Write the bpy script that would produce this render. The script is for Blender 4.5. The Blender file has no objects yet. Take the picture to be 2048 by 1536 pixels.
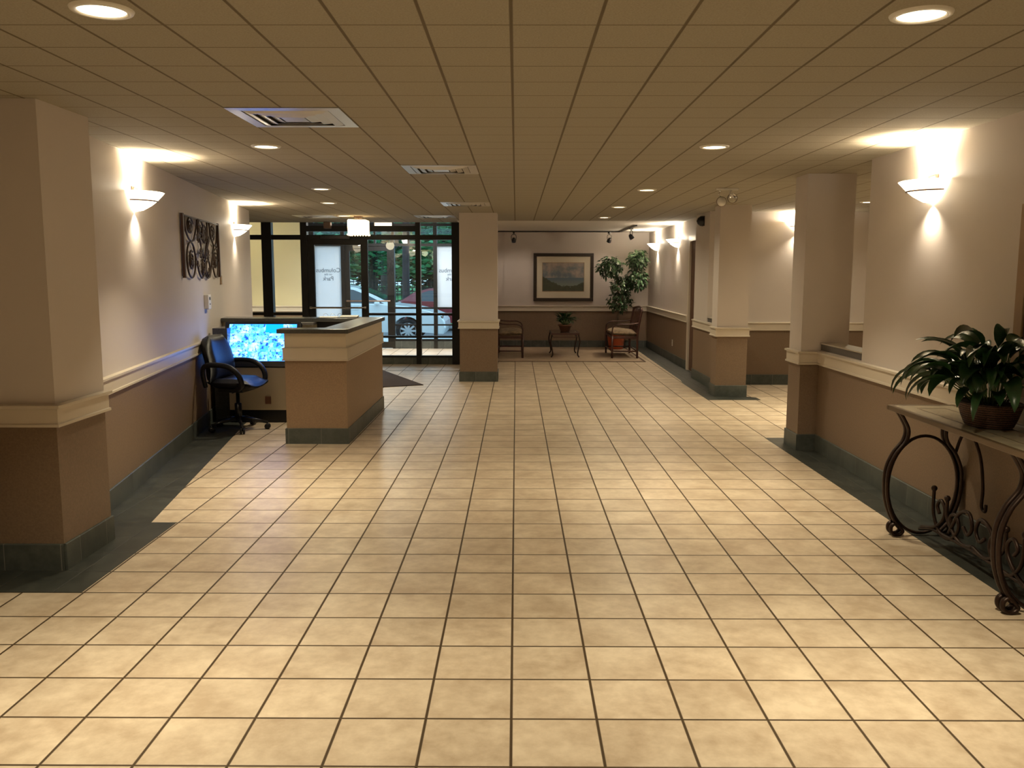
import bpy, bmesh, math, random
from mathutils import Vector, Matrix
random.seed(7)
S = bpy.context.scene
COL = S.collection
PI = math.pi

# ------------------------------------------------------------------ camera
cam_d = bpy.data.cameras.new('camera')
cam_d.sensor_width = 36.0
cam_d.lens = 1738.0 / 2048.0 * 36.0
cam_d.clip_end = 400
cam = bpy.data.objects.new('camera', cam_d)
COL.objects.link(cam)
cam.matrix_world = (Matrix.Translation((0, 0, 1.578)) @ Matrix.Rotation(0.0045, 4, 'Z')
                    @ Matrix.Rotation(PI/2 - 0.1265, 4, 'X') @ Matrix.Rotation(0.0016, 4, 'Z'))
S.camera = cam

# ------------------------------------------------------------------ world, exposure
w = bpy.data.worlds.new('overcast_evening')
S.world = w
w.use_nodes = True
bg = w.node_tree.nodes['Background']
bg.inputs[0].default_value = (0.46, 0.72, 1.0, 1)
bg.inputs[1].default_value = 2.3
S.view_settings.view_transform = 'Standard'
S.view_settings.look = 'None'
S.view_settings.gamma = 1
S.view_settings.use_curve_mapping = False
S.view_settings.exposure = 0.0

WARM = (1.0, 0.865, 0.595)
SCW = (1.0, 0.86, 0.64)
DL_W = 24.0          # downlight watts
SC_UP, SC_DN, SC_PT = 90.0, 24.0, 11.0

# ------------------------------------------------------------------ materials
def new_mat(name):
    m = bpy.data.materials.new(name)
    m.use_nodes = True
    nt = m.node_tree
    return m, nt, nt.nodes['Principled BSDF']

def mat(name, col, rough=0.6, metal=0.0, spec=0.5, noise=0.0, nscale=8.0, bump=0.0, bscale=60.0, coat=0.0, emit=None, es=0.0):
    m, nt, b = new_mat(name)
    N, L = nt.nodes, nt.links
    b.inputs['Base Color'].default_value = (*col, 1)
    b.inputs['Roughness'].default_value = rough
    b.inputs['Metallic'].default_value = metal
    b.inputs['Specular IOR Level'].default_value = spec
    b.inputs['Coat Weight'].default_value = coat
    if emit:
        b.inputs['Emission Color'].default_value = (*emit, 1)
        b.inputs['Emission Strength'].default_value = es
    tc = N.new('ShaderNodeTexCoord')
    if noise > 0:
        n = N.new('ShaderNodeTexNoise'); n.inputs['Scale'].default_value = nscale; n.inputs['Detail'].default_value = 5
        L.new(tc.outputs['Object'], n.inputs['Vector'])
        r = N.new('ShaderNodeValToRGB')
        a = [max(0, c * (1 - noise)) for c in col]; c2 = [min(1, c * (1 + noise)) for c in col]
        r.color_ramp.elements[0].color = (*a, 1); r.color_ramp.elements[1].color = (*c2, 1)
        r.color_ramp.elements[0].position = 0.3; r.color_ramp.elements[1].position = 0.7
        L.new(n.outputs['Fac'], r.inputs['Fac']); L.new(r.outputs['Color'], b.inputs['Base Color'])
    if bump > 0:
        n2 = N.new('ShaderNodeTexNoise'); n2.inputs['Scale'].default_value = bscale; n2.inputs['Detail'].default_value = 3
        L.new(tc.outputs['Object'], n2.inputs['Vector'])
        bp = N.new('ShaderNodeBump'); bp.inputs['Strength'].default_value = bump; bp.inputs['Distance'].default_value = 0.004
        L.new(n2.outputs['Fac'], bp.inputs['Height']); L.new(bp.outputs['Normal'], b.inputs['Normal'])
    return m

def mth(nt, op, a, b=None, c=None):
    n = nt.nodes.new('ShaderNodeMath'); n.operation = op
    for i, v in enumerate((a, b, c)):
        if v is None: continue
        if isinstance(v, (int, float)): n.inputs[i].default_value = v
        else: nt.links.new(v, n.inputs[i])
    return n.outputs[0]

def mixc(nt, fac, a, b, mode='MIX'):
    n = nt.nodes.new('ShaderNodeMix'); n.data_type = 'RGBA'; n.blend_type = mode
    if isinstance(fac, (int, float)): n.inputs[0].default_value = fac
    else: nt.links.new(fac, n.inputs[0])
    for s, v in ((6, a), (7, b)):
        if isinstance(v, tuple): n.inputs[s].default_value = (*v[:3], 1)
        else: nt.links.new(v, n.inputs[s])
    return n.outputs[2]

def noise(nt, vec, scale, detail=4, rough=0.5):
    n = nt.nodes.new('ShaderNodeTexNoise'); n.inputs['Scale'].default_value = scale
    n.inputs['Detail'].default_value = detail; n.inputs['Roughness'].default_value = rough
    nt.links.new(vec, n.inputs['Vector'])
    return n.outputs['Fac']

def ramp(nt, fac, p0, p1, c0=(0, 0, 0), c1=(1, 1, 1)):
    r = nt.nodes.new('ShaderNodeValToRGB')
    r.color_ramp.elements[0].position = p0; r.color_ramp.elements[1].position = p1
    r.color_ramp.elements[0].color = (*c0, 1); r.color_ramp.elements[1].color = (*c1, 1)
    nt.links.new(fac, r.inputs['Fac'])
    return r.outputs['Color']

def grid_mat(name, ca, cb, line, x0, y0, tx, ty, lw, rough, kind='floor', dim=('X', 'Y'), lwx=None):
    """tiles of ca/cb with joints of the colour line, in metres of the object's own space"""
    m, nt, b = new_mat(name)
    L = nt.links
    tc = nt.nodes.new('ShaderNodeTexCoord'); sp = nt.nodes.new('ShaderNodeSeparateXYZ')
    L.new(tc.outputs['Object'], sp.inputs[0])
    u = mth(nt, 'DIVIDE', mth(nt, 'SUBTRACT', sp.outputs[dim[0]], x0), tx)
    v = mth(nt, 'DIVIDE', mth(nt, 'SUBTRACT', sp.outputs[dim[1]], y0), ty)
    fu = mth(nt, 'FRACT', mth(nt, 'ADD', u, 0.5)); fv = mth(nt, 'FRACT', mth(nt, 'ADD', v, 0.5))
    du = mth(nt, 'MULTIPLY', mth(nt, 'ABSOLUTE', mth(nt, 'SUBTRACT', fu, 0.5)), tx)
    dv = mth(nt, 'MULTIPLY', mth(nt, 'ABSOLUTE', mth(nt, 'SUBTRACT', fv, 0.5)), ty)
    ms = []
    for d, ww in ((du, lwx or lw), (dv, lw)):
        mr = nt.nodes.new('ShaderNodeMapRange'); mr.interpolation_type = 'SMOOTHSTEP'
        L.new(d, mr.inputs[0]); mr.inputs[1].default_value = ww * 0.35; mr.inputs[2].default_value = ww * 0.75
        mr.inputs[3].default_value = 1; mr.inputs[4].default_value = 0
        ms.append(mr.outputs[0])
    mask = mth(nt, 'MAXIMUM', ms[0], ms[1])
    cu = mth(nt, 'FLOOR', u); cv = mth(nt, 'FLOOR', v)
    cb_ = nt.nodes.new('ShaderNodeCombineXYZ'); L.new(cu, cb_.inputs[0]); L.new(cv, cb_.inputs[1])
    wn = nt.nodes.new('ShaderNodeTexWhiteNoise'); L.new(cb_.outputs[0], wn.inputs['Vector'])
    # shift the mottling per tile
    va = nt.nodes.new('ShaderNodeVectorMath'); va.operation = 'MULTIPLY_ADD'
    L.new(wn.outputs['Color'], va.inputs[0]); va.inputs[1].default_value = (7, 7, 7); L.new(tc.outputs['Object'], va.inputs[2])
    if kind == 'floor':
        b.inputs['Specular IOR Level'].default_value = 0.35
        n1 = noise(nt, va.outputs[0], 4.5, 6, 0.6)
        n2 = noise(nt, va.outputs[0], 18, 5, 0.65)
        f = ramp(nt, mth(nt, 'ADD', mth(nt, 'MULTIPLY', n1, 0.75), mth(nt, 'MULTIPLY', n2, 0.25)), 0.36, 0.66)
        col = mixc(nt, f, ca, cb)
        tint = mth(nt, 'ADD', 0.93, mth(nt, 'MULTIPLY', wn.outputs['Value'], 0.11))
        hs = nt.nodes.new('ShaderNodeHueSaturation'); L.new(tint, hs.inputs['Value']); L.new(col, hs.inputs['Color'])
        col = hs.outputs[0]
        rr = mth(nt, 'ADD', rough - 0.08, mth(nt, 'MULTIPLY', n2, 0.2))
        L.new(mth(nt, 'ADD', rr, mth(nt, 'MULTIPLY', mask, 0.3)), b.inputs['Roughness'])
        hgt = mth(nt, 'SUBTRACT', mth(nt, 'MULTIPLY', n1, 0.35), mask)
        bd = 0.0022
    else:
        n1 = noise(nt, tc.outputs['Object'], 140, 3, 0.6)
        col = mixc(nt, ramp(nt, n1, 0.35, 0.65), ca, cb)
        b.inputs['Roughness'].default_value = rough
        hgt = mth(nt, 'SUBTRACT', mth(nt, 'MULTIPLY', n1, 0.3), mask)
        bd = 0.004
    L.new(mixc(nt, mask, col, line), b.inputs['Base Color'])
    bp = nt.nodes.new('ShaderNodeBump'); bp.inputs['Strength'].default_value = 0.5; bp.inputs['Distance'].default_value = bd
    L.new(hgt, bp.inputs['Height']); L.new(bp.outputs['Normal'], b.inputs['Normal'])
    return m

def wall_mat(name, up, low, split=0.80):
    m, nt, b = new_mat(name)
    tc = nt.nodes.new('ShaderNodeTexCoord'); sp = nt.nodes.new('ShaderNodeSeparateXYZ')
    nt.links.new(tc.outputs['Object'], sp.inputs[0])
    s = mth(nt, 'GREATER_THAN', sp.outputs['Z'], split)
    n = noise(nt, tc.outputs['Object'], 90, 3, 0.7)
    lo = mixc(nt, ramp(nt, n, 0.35, 0.65), tuple(c * 0.9 for c in low), tuple(c * 1.1 for c in low))
    nt.links.new(mixc(nt, s, lo, up), b.inputs['Base Color'])
    b.inputs['Roughness'].default_value = 0.55
    b.inputs['Specular IOR Level'].default_value = 0.35
    bp = nt.nodes.new('ShaderNodeBump'); bp.inputs['Strength'].default_value = 0.12; bp.inputs['Distance'].default_value = 0.003
    nt.links.new(n, bp.inputs['Height']); nt.links.new(bp.outputs['Normal'], b.inputs['Normal'])
    return m

T = 0.3048
M = {}
M['wall'] = wall_mat('painted_wall_over_stippled_wainscot', (0.60, 0.54, 0.50), (0.20, 0.138, 0.092))
M['lobby'] = wall_mat('lobby_wall_with_yellow_light_tint', (0.70, 0.64, 0.42), (0.20, 0.138, 0.092))  # yellow of the lobby light is put into the upper wall colour
M['desk_wall'] = wall_mat('desk_paint_over_stipple', (0.62, 0.54, 0.42), (0.29, 0.195, 0.12))
M['paint'] = mat('cream_paint', (0.60, 0.54, 0.50), 0.5)
M['trim'] = mat('cream_trim_paint', (0.62, 0.55, 0.455), 0.35)
M['floor'] = grid_mat('cream_floor_tile', (0.46, 0.355, 0.25), (0.67, 0.56, 0.425), (0.055, 0.032, 0.012), -0.0137, 2.9271, T, T, 0.0092, 0.34)
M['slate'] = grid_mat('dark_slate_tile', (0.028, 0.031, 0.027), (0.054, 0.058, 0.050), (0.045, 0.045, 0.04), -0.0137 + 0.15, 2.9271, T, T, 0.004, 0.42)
M['base_y'] = grid_mat('slate_skirting_running_away', (0.055, 0.063, 0.058), (0.10, 0.11, 0.098), (0.17, 0.165, 0.15), 0.05, -5, T, 9, 0.005, 0.4, dim=('Y', 'Z'))
M['base_x'] = grid_mat('slate_skirting_across', (0.055, 0.063, 0.058), (0.10, 0.11, 0.098), (0.17, 0.165, 0.15), 0.02, -5, T, 9, 0.005, 0.4, dim=('X', 'Z'))
M['ceil'] = grid_mat('acoustic_ceiling_tile', (0.30, 0.268, 0.202), (0.365, 0.327, 0.25), (0.13, 0.10, 0.06), -0.0193, 3.1802, T, T, 0.007, 0.9, kind='ceil', lwx=0.011)
M['plaster'] = mat('white_plaster', (0.74, 0.70, 0.64), 0.7)
M['iron'] = mat('dark_bronze_iron', (0.032, 0.017, 0.012), 0.42, 0.6, noise=0.3, nscale=20)
M['artiron'] = mat('brown_wrought_iron', (0.05, 0.028, 0.018), 0.5, 0.5)
M['artbar'] = mat('red_brown_iron_bar', (0.06, 0.026, 0.017), 0.5, 0.4)
M['black'] = mat('black_metal_frame', (0.006, 0.006, 0.006), 0.42, spec=0.35)
M['blackp'] = mat('black_plastic', (0.008, 0.008, 0.010), 0.3)
M['leather'] = mat('black_leather', (0.006, 0.006, 0.009), 0.42, spec=0.3, bump=0.25, bscale=90)
M['laminate'] = mat('charcoal_laminate', (0.055, 0.055, 0.052), 0.25, noise=0.15, nscale=60)
M['greyledge'] = mat('grey_laminate_edge', (0.11, 0.10, 0.095), 0.5)
M['greytop'] = mat('light_laminate', (0.5, 0.45, 0.38), 0.35)
M['cream_panel'] = mat('cream_panel', (0.58, 0.50, 0.36), 0.6)
M['vent'] = mat('brushed_white_metal', (0.62, 0.60, 0.56), 0.28, 0.55)
M['void'] = mat('duct_interior', (0.02, 0.018, 0.015), 0.9)
M['white'] = mat('white_plastic', (0.75, 0.72, 0.66), 0.4)
M['lens'] = mat('lit_lens', (1, 0.95, 0.85), 0.5, emit=(1.0, 0.82, 0.52), es=9.0)
M['shade'] = mat('lit_alabaster_glass', (1, 0.93, 0.8), 0.5, emit=(1.0, 0.86, 0.62), es=6.0)
M['pendant'] = mat('lit_pendant_glass', (1, 0.9, 0.7), 0.5, emit=(1.0, 0.72, 0.38), es=3.0)
M['bronze'] = mat('aged_bronze', (0.18, 0.12, 0.09), 0.35, 0.8)
M['chrome'] = mat('chrome', (0.7, 0.7, 0.7), 0.12, 1.0)
M['mat'] = mat('brown_carpet_mat', (0.035, 0.020, 0.018), 0.95, noise=0.3, nscale=200)
M['rug'] = mat('beige_area_rug', (0.36, 0.27, 0.19), 0.95, noise=0.12, nscale=6, bump=0.3, bscale=300)
M['rugedge'] = mat('rug_binding', (0.10, 0.06, 0.04), 0.9)
M['leaf'] = mat('glossy_dark_leaf', (0.022, 0.065, 0.022), 0.28, noise=0.45, nscale=9)
M['ficus'] = mat('variegated_ficus_leaf', (0.04, 0.085, 0.035), 0.32, noise=0.75, nscale=14)
M['stem'] = mat('green_stem', (0.10, 0.16, 0.06), 0.5)
M['bark'] = mat('pale_bark', (0.22, 0.17, 0.12), 0.8, noise=0.3, nscale=14)
M['soil'] = mat('soil', (0.03, 0.02, 0.013), 0.95)
M['terracotta'] = mat('orange_glazed_pot', (0.55, 0.10, 0.03), 0.4)
M['clay'] = mat('brown_clay_pot', (0.20, 0.09, 0.05), 0.6)
M['wicker'] = None
M['cushion'] = mat('olive_patterned_cushion', (0.22, 0.16, 0.10), 0.9, noise=0.5, nscale=16)
M['wood'] = mat('dark_red_wood', (0.055, 0.017, 0.011), 0.38, noise=0.3, nscale=10)
M['glasstop'] = mat('smoked_glass_top', (0.09, 0.085, 0.08), 0.08, spec=0.8)
M['stone'] = mat('beige_stone_top', (0.34, 0.29, 0.20), 0.18, noise=0.18, nscale=7)
M['bronzeedge'] = mat('bronze_table_rim', (0.13, 0.085, 0.045), 0.4, 0.3)
M['doorwood'] = mat('dark_brown_door', (0.10, 0.048, 0.028), 0.5, noise=0.2, nscale=5)
M['goldtrim'] = mat('tan_door_casing', (0.33, 0.21, 0.11), 0.45)
M['paper'] = mat('white_paper', (0.8, 0.78, 0.72), 0.8)
M['frame'] = mat('dark_picture_frame', (0.022, 0.013, 0.009), 0.35)
M['matboard'] = mat('cream_mat_board', (0.62, 0.56, 0.44), 0.8)
M['carwhite'] = mat('white_car_paint', (0.82, 0.84, 0.85), 0.25, coat=0.6)
M['carred'] = mat('dark_red_car_paint', (0.22, 0.012, 0.02), 0.25, coat=0.6)
M['carglass'] = mat('tinted_car_glass', (0.015, 0.03, 0.04), 0.06, spec=0.9)
M['tyre'] = mat('tyre_rubber', (0.012, 0.012, 0.013), 0.85)
M['alloy'] = mat('silver_wheel_cover', (0.7, 0.72, 0.75), 0.3, 0.4)
M['asphalt'] = mat('wet_asphalt', (0.16, 0.17, 0.18), 0.55, noise=0.15, nscale=3)
M['walk'] = mat('pale_concrete', (0.62, 0.63, 0.62), 0.7, noise=0.06, nscale=2)
M['grass'] = mat('park_grass', (0.05, 0.26, 0.07), 0.9, noise=0.3, nscale=0.7)
M['treeleaf'] = mat('tree_leaves', (0.05, 0.23, 0.10), 0.6, noise=0.5, nscale=1.2)
M['treedark'] = mat('dark_tree_leaves', (0.012, 0.05, 0.028), 0.7, noise=0.6, nscale=0.8)
M['treebark'] = mat('tree_bark', (0.035, 0.032, 0.034), 0.9, noise=0.3, nscale=6)
M['lampred'] = mat('tail_lamp', (0.5, 0.02, 0.02), 0.2)
M['amber'] = mat('amber_marker', (0.7, 0.3, 0.05), 0.2)

def wicker():
    m, nt, b = new_mat('woven_wicker')
    tc = nt.nodes.new('ShaderNodeTexCoord')
    wv = nt.nodes.new('ShaderNodeTexWave'); wv.bands_direction = 'Z'; wv.inputs['Scale'].default_value = 26
    wv.inputs['Distortion'].default_value = 2.5; wv.inputs['Detail Scale'].default_value = 6; wv.inputs['Detail'].default_value = 3
    nt.links.new(tc.outputs['Object'], wv.inputs['Vector'])
    nt.links.new(ramp(nt, wv.outputs['Fac'], 0.2, 0.8, (0.035, 0.015, 0.01), (0.17, 0.085, 0.055)), b.inputs['Base Color'])
    bp = nt.nodes.new('ShaderNodeBump'); bp.inputs['Strength'].default_value = 0.9; bp.inputs['Distance'].default_value = 0.006
    nt.links.new(wv.outputs['Fac'], bp.inputs['Height']); nt.links.new(bp.outputs['Normal'], b.inputs['Normal'])
    b.inputs['Roughness'].default_value = 0.6
    return m
M['wicker'] = wicker()

def glass_pane():
    m = bpy.data.materials.new('clear_pane'); m.use_nodes = True
    nt = m.node_tree; nt.nodes.remove(nt.nodes['Principled BSDF'])
    out = nt.nodes['Material Output']
    tr = nt.nodes.new('ShaderNodeBsdfTransparent'); tr.inputs[0].default_value = (0.95, 0.98, 0.97, 1)
    gl = nt.nodes.new('ShaderNodeBsdfGlossy'); gl.inputs['Roughness'].default_value = 0.01
    fr = nt.nodes.new('ShaderNodeFresnel'); fr.inputs[0].default_value = 1.45
    mx = nt.nodes.new('ShaderNodeMixShader')
    nt.links.new(fr.outputs[0], mx.inputs[0]); nt.links.new(tr.outputs[0], mx.inputs[1]); nt.links.new(gl.outputs[0], mx.inputs[2])
    nt.links.new(mx.outputs[0], out.inputs[0])
    return m
M['glass'] = glass_pane()

def frosted():
    m = bpy.data.materials.new('frosted_pane'); m.use_nodes = True
    nt = m.node_tree; nt.nodes.remove(nt.nodes['Principled BSDF'])
    out = nt.nodes['Material Output']
    tl = nt.nodes.new('ShaderNodeBsdfTranslucent'); tl.inputs[0].default_value = (0.86, 0.88, 0.9, 1)
    df = nt.nodes.new('ShaderNodeBsdfDiffuse'); df.inputs[0].default_value = (0.8, 0.8, 0.78, 1)
    tr = nt.nodes.new('ShaderNodeBsdfTransparent')
    a = nt.nodes.new('ShaderNodeMixShader'); a.inputs[0].default_value = 0.35
    b = nt.nodes.new('ShaderNodeMixShader'); b.inputs[0].default_value = 0.10
    nt.links.new(tl.outputs[0], a.inputs[1]); nt.links.new(df.outputs[0], a.inputs[2])
    nt.links.new(a.outputs[0], b.inputs[1]); nt.links.new(tr.outputs[0], b.inputs[2])
    nt.links.new(b.outputs[0], out.inputs[0])
    return m
M['frost'] = frosted()

def clear_bulb():
    m, nt, b = new_mat('clear_lamp_glass')
    b.inputs['Transmission Weight'].default_value = 0.9
    b.inputs['Roughness'].default_value = 0.05
    b.inputs['Base Color'].default_value = (0.9, 0.88, 0.82, 1)
    return m
M['bulb'] = clear_bulb()

def screen_mat():
    """security monitor: a grid of camera views, in the screen's own plane (local X across, Z up)"""
    m, nt, b = new_mat('security_monitor_picture')
    L = nt.links
    tc = nt.nodes.new('ShaderNodeTexCoord'); sp = nt.nodes.new('ShaderNodeSeparateXYZ'); L.new(tc.outputs['Object'], sp.inputs[0])
    u = mth(nt, 'DIVIDE', sp.outputs['X'], 0.72); v = mth(nt, 'DIVIDE', sp.outputs['Z'], 0.405)
    cu = mth(nt, 'MULTIPLY', u, 3.35); cv = mth(nt, 'MULTIPLY', v, 4.0)
    comb = nt.nodes.new('ShaderNodeCombineXYZ'); L.new(mth(nt, 'FLOOR', cu), comb.inputs[0]); L.new(mth(nt, 'FLOOR', cv), comb.inputs[1])
    wn = nt.nodes.new('ShaderNodeTexWhiteNoise'); L.new(comb.outputs[0], wn.inputs['Vector'])
    va = nt.nodes.new('ShaderNodeVectorMath'); va.operation = 'MULTIPLY_ADD'
    L.new(wn.outputs['Color'], va.inputs[0]); va.inputs[1].default_value = (9, 9, 9); L.new(tc.outputs['Object'], va.inputs[2])
    n1 = noise(nt, va.outputs[0], 9, 3, 0.5)
    n2 = noise(nt, va.outputs[0], 34, 4, 0.7)
    base = ramp(nt, n1, 0.42, 0.62, (0.025, 0.20, 1.0), (0.22, 0.50, 0.95))
    dark = ramp(nt, n2, 0.40, 0.47, (0.05, 0.10, 0.22), (1, 1, 1))
    pic = mixc(nt, 1.0, base, dark, 'MULTIPLY')
    # seams between views
    fu = mth(nt, 'ABSOLUTE', mth(nt, 'SUBTRACT', mth(nt, 'FRACT', mth(nt, 'ADD', cu, 0.5)), 0.5))
    fv = mth(nt, 'ABSOLUTE', mth(nt, 'SUBTRACT', mth(nt, 'FRACT', mth(nt, 'ADD', cv, 0.5)), 0.5))
    seam = mth(nt, 'LESS_THAN', mth(nt, 'MINIMUM', mth(nt, 'MULTIPLY', fu, 1.1), fv), 0.018)
    pic = mixc(nt, mth(nt, 'MULTIPLY', seam, 0.8), pic, (0.03, 0.2, 0.5))
    # blue menu window in the top row
    bx = mth(nt, 'MULTIPLY', mth(nt, 'GREATER_THAN', u, 0.54), mth(nt, 'LESS_THAN', u, 0.80))
    by = mth(nt, 'GREATER_THAN', v, 0.77)
    pic = mixc(nt, mth(nt, 'MULTIPLY', bx, by), pic, (0.0, 0.16, 0.95))
    b.inputs['Base Color'].default_value = (0.01, 0.01, 0.012, 1)
    b.inputs['Roughness'].default_value = 0.2
    L.new(pic, b.inputs['Emission Color']); b.inputs['Emission Strength'].default_value = 4.4
    return m
M['screen'] = screen_mat()

def painting_mat():
    """a plain landscape: cloudy sky, sea, dark wooded shore (local X across, Z up, 0..0.88 x 0..0.60)"""
    m, nt, b = new_mat('landscape_print')
    L = nt.links
    tc = nt.nodes.new('ShaderNodeTexCoord'); sp = nt.nodes.new('ShaderNodeSeparateXYZ'); L.new(tc.outputs['Object'], sp.inputs[0])
    u = mth(nt, 'DIVIDE', sp.outputs['X'], 0.88); v = mth(nt, 'DIVIDE', sp.outputs['Z'], 0.60)
    n = noise(nt, tc.outputs['Object'], 4.5, 5, 0.6)
    sky = ramp(nt, n, 0.4, 0.64, (0.12, 0.15, 0.18), (0.40, 0.33, 0.28))
    sea = mixc(nt, ramp(nt, v, 0.1, 0.5), (0.20, 0.22, 0.19), (0.07, 0.11, 0.15))
    c = mixc(nt, mth(nt, 'GREATER_THAN', v, 0.47), sea, sky)
    # shoreline: rises at both sides
    q = mth(nt, 'ABSOLUTE', mth(nt, 'SUBTRACT', u, 0.62))
    n3 = noise(nt, tc.outputs['Object'], 16, 4, 0.6)
    h = mth(nt, 'ADD', mth(nt, 'MULTIPLY', mth(nt, 'MULTIPLY', q, q), 1.0), mth(nt, 'ADD', 0.03, mth(nt, 'MULTIPLY', n3, 0.28)))
    h = mth(nt, 'MINIMUM', h, mth(nt, 'ADD', 0.40, mth(nt, 'MULTIPLY', n3, 0.2)))
    land = mth(nt, 'LESS_THAN', v, h)
    c = mixc(nt, land, c, mixc(nt, n3, (0.022, 0.03, 0.022), (0.06, 0.07, 0.045)))
    L.new(c, b.inputs['Base Color']); b.inputs['Roughness'].default_value = 0.25
    return m
M['painting'] = painting_mat()

# ------------------------------------------------------------------ mesh helpers
def bm_():
    return bmesh.new()

def add_box(bm, x0, x1, y0, y1, z0, z1, mtx=None):
    co = [(x, y, z) for z in (z0, z1) for y in (y0, y1) for x in (x0, x1)]
    vs = [bm.verts.new((mtx @ Vector(c)) if mtx else c) for c in co]
    for f in ((0, 2, 3, 1), (4, 5, 7, 6), (0, 1, 5, 4), (2, 6, 7, 3), (0, 4, 6, 2), (1, 3, 7, 5)):
        bm.faces.new([vs[i] for i in f])
    return vs

def add_prism(bm, pts, z0, z1):
    a = [bm.verts.new((x, y, z0)) for x, y in pts]; b = [bm.verts.new((x, y, z1)) for x, y in pts]
    n = len(pts)
    bm.faces.new(a[::-1]); bm.faces.new(b)
    for i in range(n):
        bm.faces.new((a[i], a[(i+1) % n], b[(i+1) % n], b[i]))

def add_tube(bm, pts, r, sides=8, r2=None, flat=1.0, flat_axis=None, closed=False):
    pts = [Vector(p) for p in pts]
    n = len(pts)
    rings = []
    prev = None
    for i, p in enumerate(pts):
        if closed: t = (pts[(i+1) % n] - pts[i-1]).normalized()
        else: t = (pts[min(i+1, n-1)] - pts[max(i-1, 0)]).normalized()
        if flat_axis is not None:
            a = Vector(flat_axis); a = (a - t * a.dot(t)).normalized()
        else:
            if prev is None:
                a = t.orthogonal().normalized()
            else:
                a = (prev - t * prev.dot(t))
                a = a.normalized() if a.length > 1e-6 else t.orthogonal().normalized()
        prev = a
        b = t.cross(a)
        rad = r(i/(n-1)) if callable(r) else (r + (r2 - r) * i/(n-1) if r2 is not None else r)
        rings.append([bm.verts.new(p + a * (math.cos(2*PI*k/sides) * rad * flat) + b * (math.sin(2*PI*k/sides) * rad)) for k in range(sides)])
    for i in range(n if closed else n-1):
        A, B = rings[i], rings[(i+1) % n]
        for k in range(sides):
            bm.faces.new((A[k], A[(k+1) % sides], B[(k+1) % sides], B[k]))
    if not closed:
        bm.faces.new(rings[0][::-1]); bm.faces.new(rings[-1])

def add_lathe(bm, prof, seg=24, cx=0, cy=0, a0=0.0, a1=2*PI, mtx=None):
    full = abs(a1 - a0 - 2*PI) < 1e-6
    nseg = seg if full else seg + 1
    rings = []
    for r, z in prof:
        ring = []
        for k in range(nseg):
            a = a0 + (a1 - a0) * k / seg
            c = Vector((cx + r * math.cos(a), cy + r * math.sin(a), z))
            ring.append(bm.verts.new(mtx @ c if mtx else c))
        rings.append(ring)
    for i in range(len(prof) - 1):
        for k in range(seg):
            k2 = (k + 1) % nseg
            bm.faces.new((rings[i][k], rings[i][k2], rings[i+1][k2], rings[i+1][k]))
    return rings

def add_sphere(bm, c, r, seg=16, rings=10, sc=(1, 1, 1)):
    m = Matrix.Translation(c) @ Matrix.Diagonal((r*sc[0], r*sc[1], r*sc[2], 1))
    bmesh.ops.create_uvsphere(bm, u_segments=seg, v_segments=rings, radius=1, matrix=m)

def spline(pts, n=8, closed=False):
    P = [Vector(p) for p in pts]; out = []
    m = len(P)
    for i in range(m if closed else m-1):
        if closed: p0, p1, p2, p3 = P[i-1], P[i], P[(i+1) % m], P[(i+2) % m]
        else: p0, p1, p2, p3 = P[max(i-1, 0)], P[i], P[i+1], P[min(i+2, m-1)]
        for k in range(n):
            t = k / n
            out.append(0.5*((2*p1) + (p2-p0)*t + (2*p0-5*p1+4*p2-p3)*t*t + (3*p1-p0-3*p2+p3)*t**3))
    if not closed: out.append(P[-1])
    return out

def obj(name, bm, m, parent=None, smooth=False, bevel=0.0, loc=None):
    bmesh.ops.recalc_face_normals(bm, faces=bm.faces)
    me = bpy.data.meshes.new(name)
    if smooth:
        for f in bm.faces: f.smooth = True
    bm.to_mesh(me); bm.free()
    me.materials.append(m)
    o = bpy.data.objects.new(name, me)
    COL.objects.link(o)
    if parent: o.parent = parent
    if loc: o.location = loc
    if bevel > 0:
        md = o.modifiers.new('bevel', 'BEVEL'); md.width = bevel; md.segments = 2; md.limit_method = 'ANGLE'
    return o

def box(name, b, m, parent=None, bevel=0.0):
    bm = bm_(); add_box(bm, *b)
    return obj(name, bm, m, parent, bevel=bevel)

def tag(o, label, cat, group=None, kind=None):
    o['label'] = label; o['category'] = cat
    if group: o['group'] = group
    if kind: o['kind'] = kind
    return o

def thing(name, label, cat, loc=(0, 0, 0), rz=0.0, group=None):
    o = bpy.data.objects.new(name, None); COL.objects.link(o)
    o.empty_display_size = 0.1
    o.location = loc; o.rotation_euler = (0, 0, rz)
    return tag(o, label, cat, group)

def struct(o):
    o['kind'] = 'structure'
    return o

def dup(root, loc, rz, label=None, scale=None):
    r = root.copy(); COL.objects.link(r); r.location = loc; r.rotation_euler = (0, 0, rz)
    if scale: r.scale = scale
    if label: r['label'] = label
    for ch in list(root.children):
        c = ch.copy(); COL.objects.link(c); c.parent = r
        for g in list(ch.children):
            d = g.copy(); COL.objects.link(d); d.parent = c
    return r

def offset_path(pts, d):
    """shift an open polyline d metres to its left, mitred"""
    out = []
    n = len(pts)
    for i in range(n):
        ns = []
        for a, b in ((i-1, i), (i, i+1)):
            if a < 0 or b >= n: continue
            v = Vector((pts[b][0]-pts[a][0], pts[b][1]-pts[a][1])).normalized()
            ns.append(Vector((-v.y, v.x)))
        if len(ns) == 2:
            s = (ns[0] + ns[1]); s = s / (1 + ns[0].dot(ns[1]))
        else: s = ns[0]
        out.append((pts[i][0] + s.x*d, pts[i][1] + s.y*d))
    return out

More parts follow.
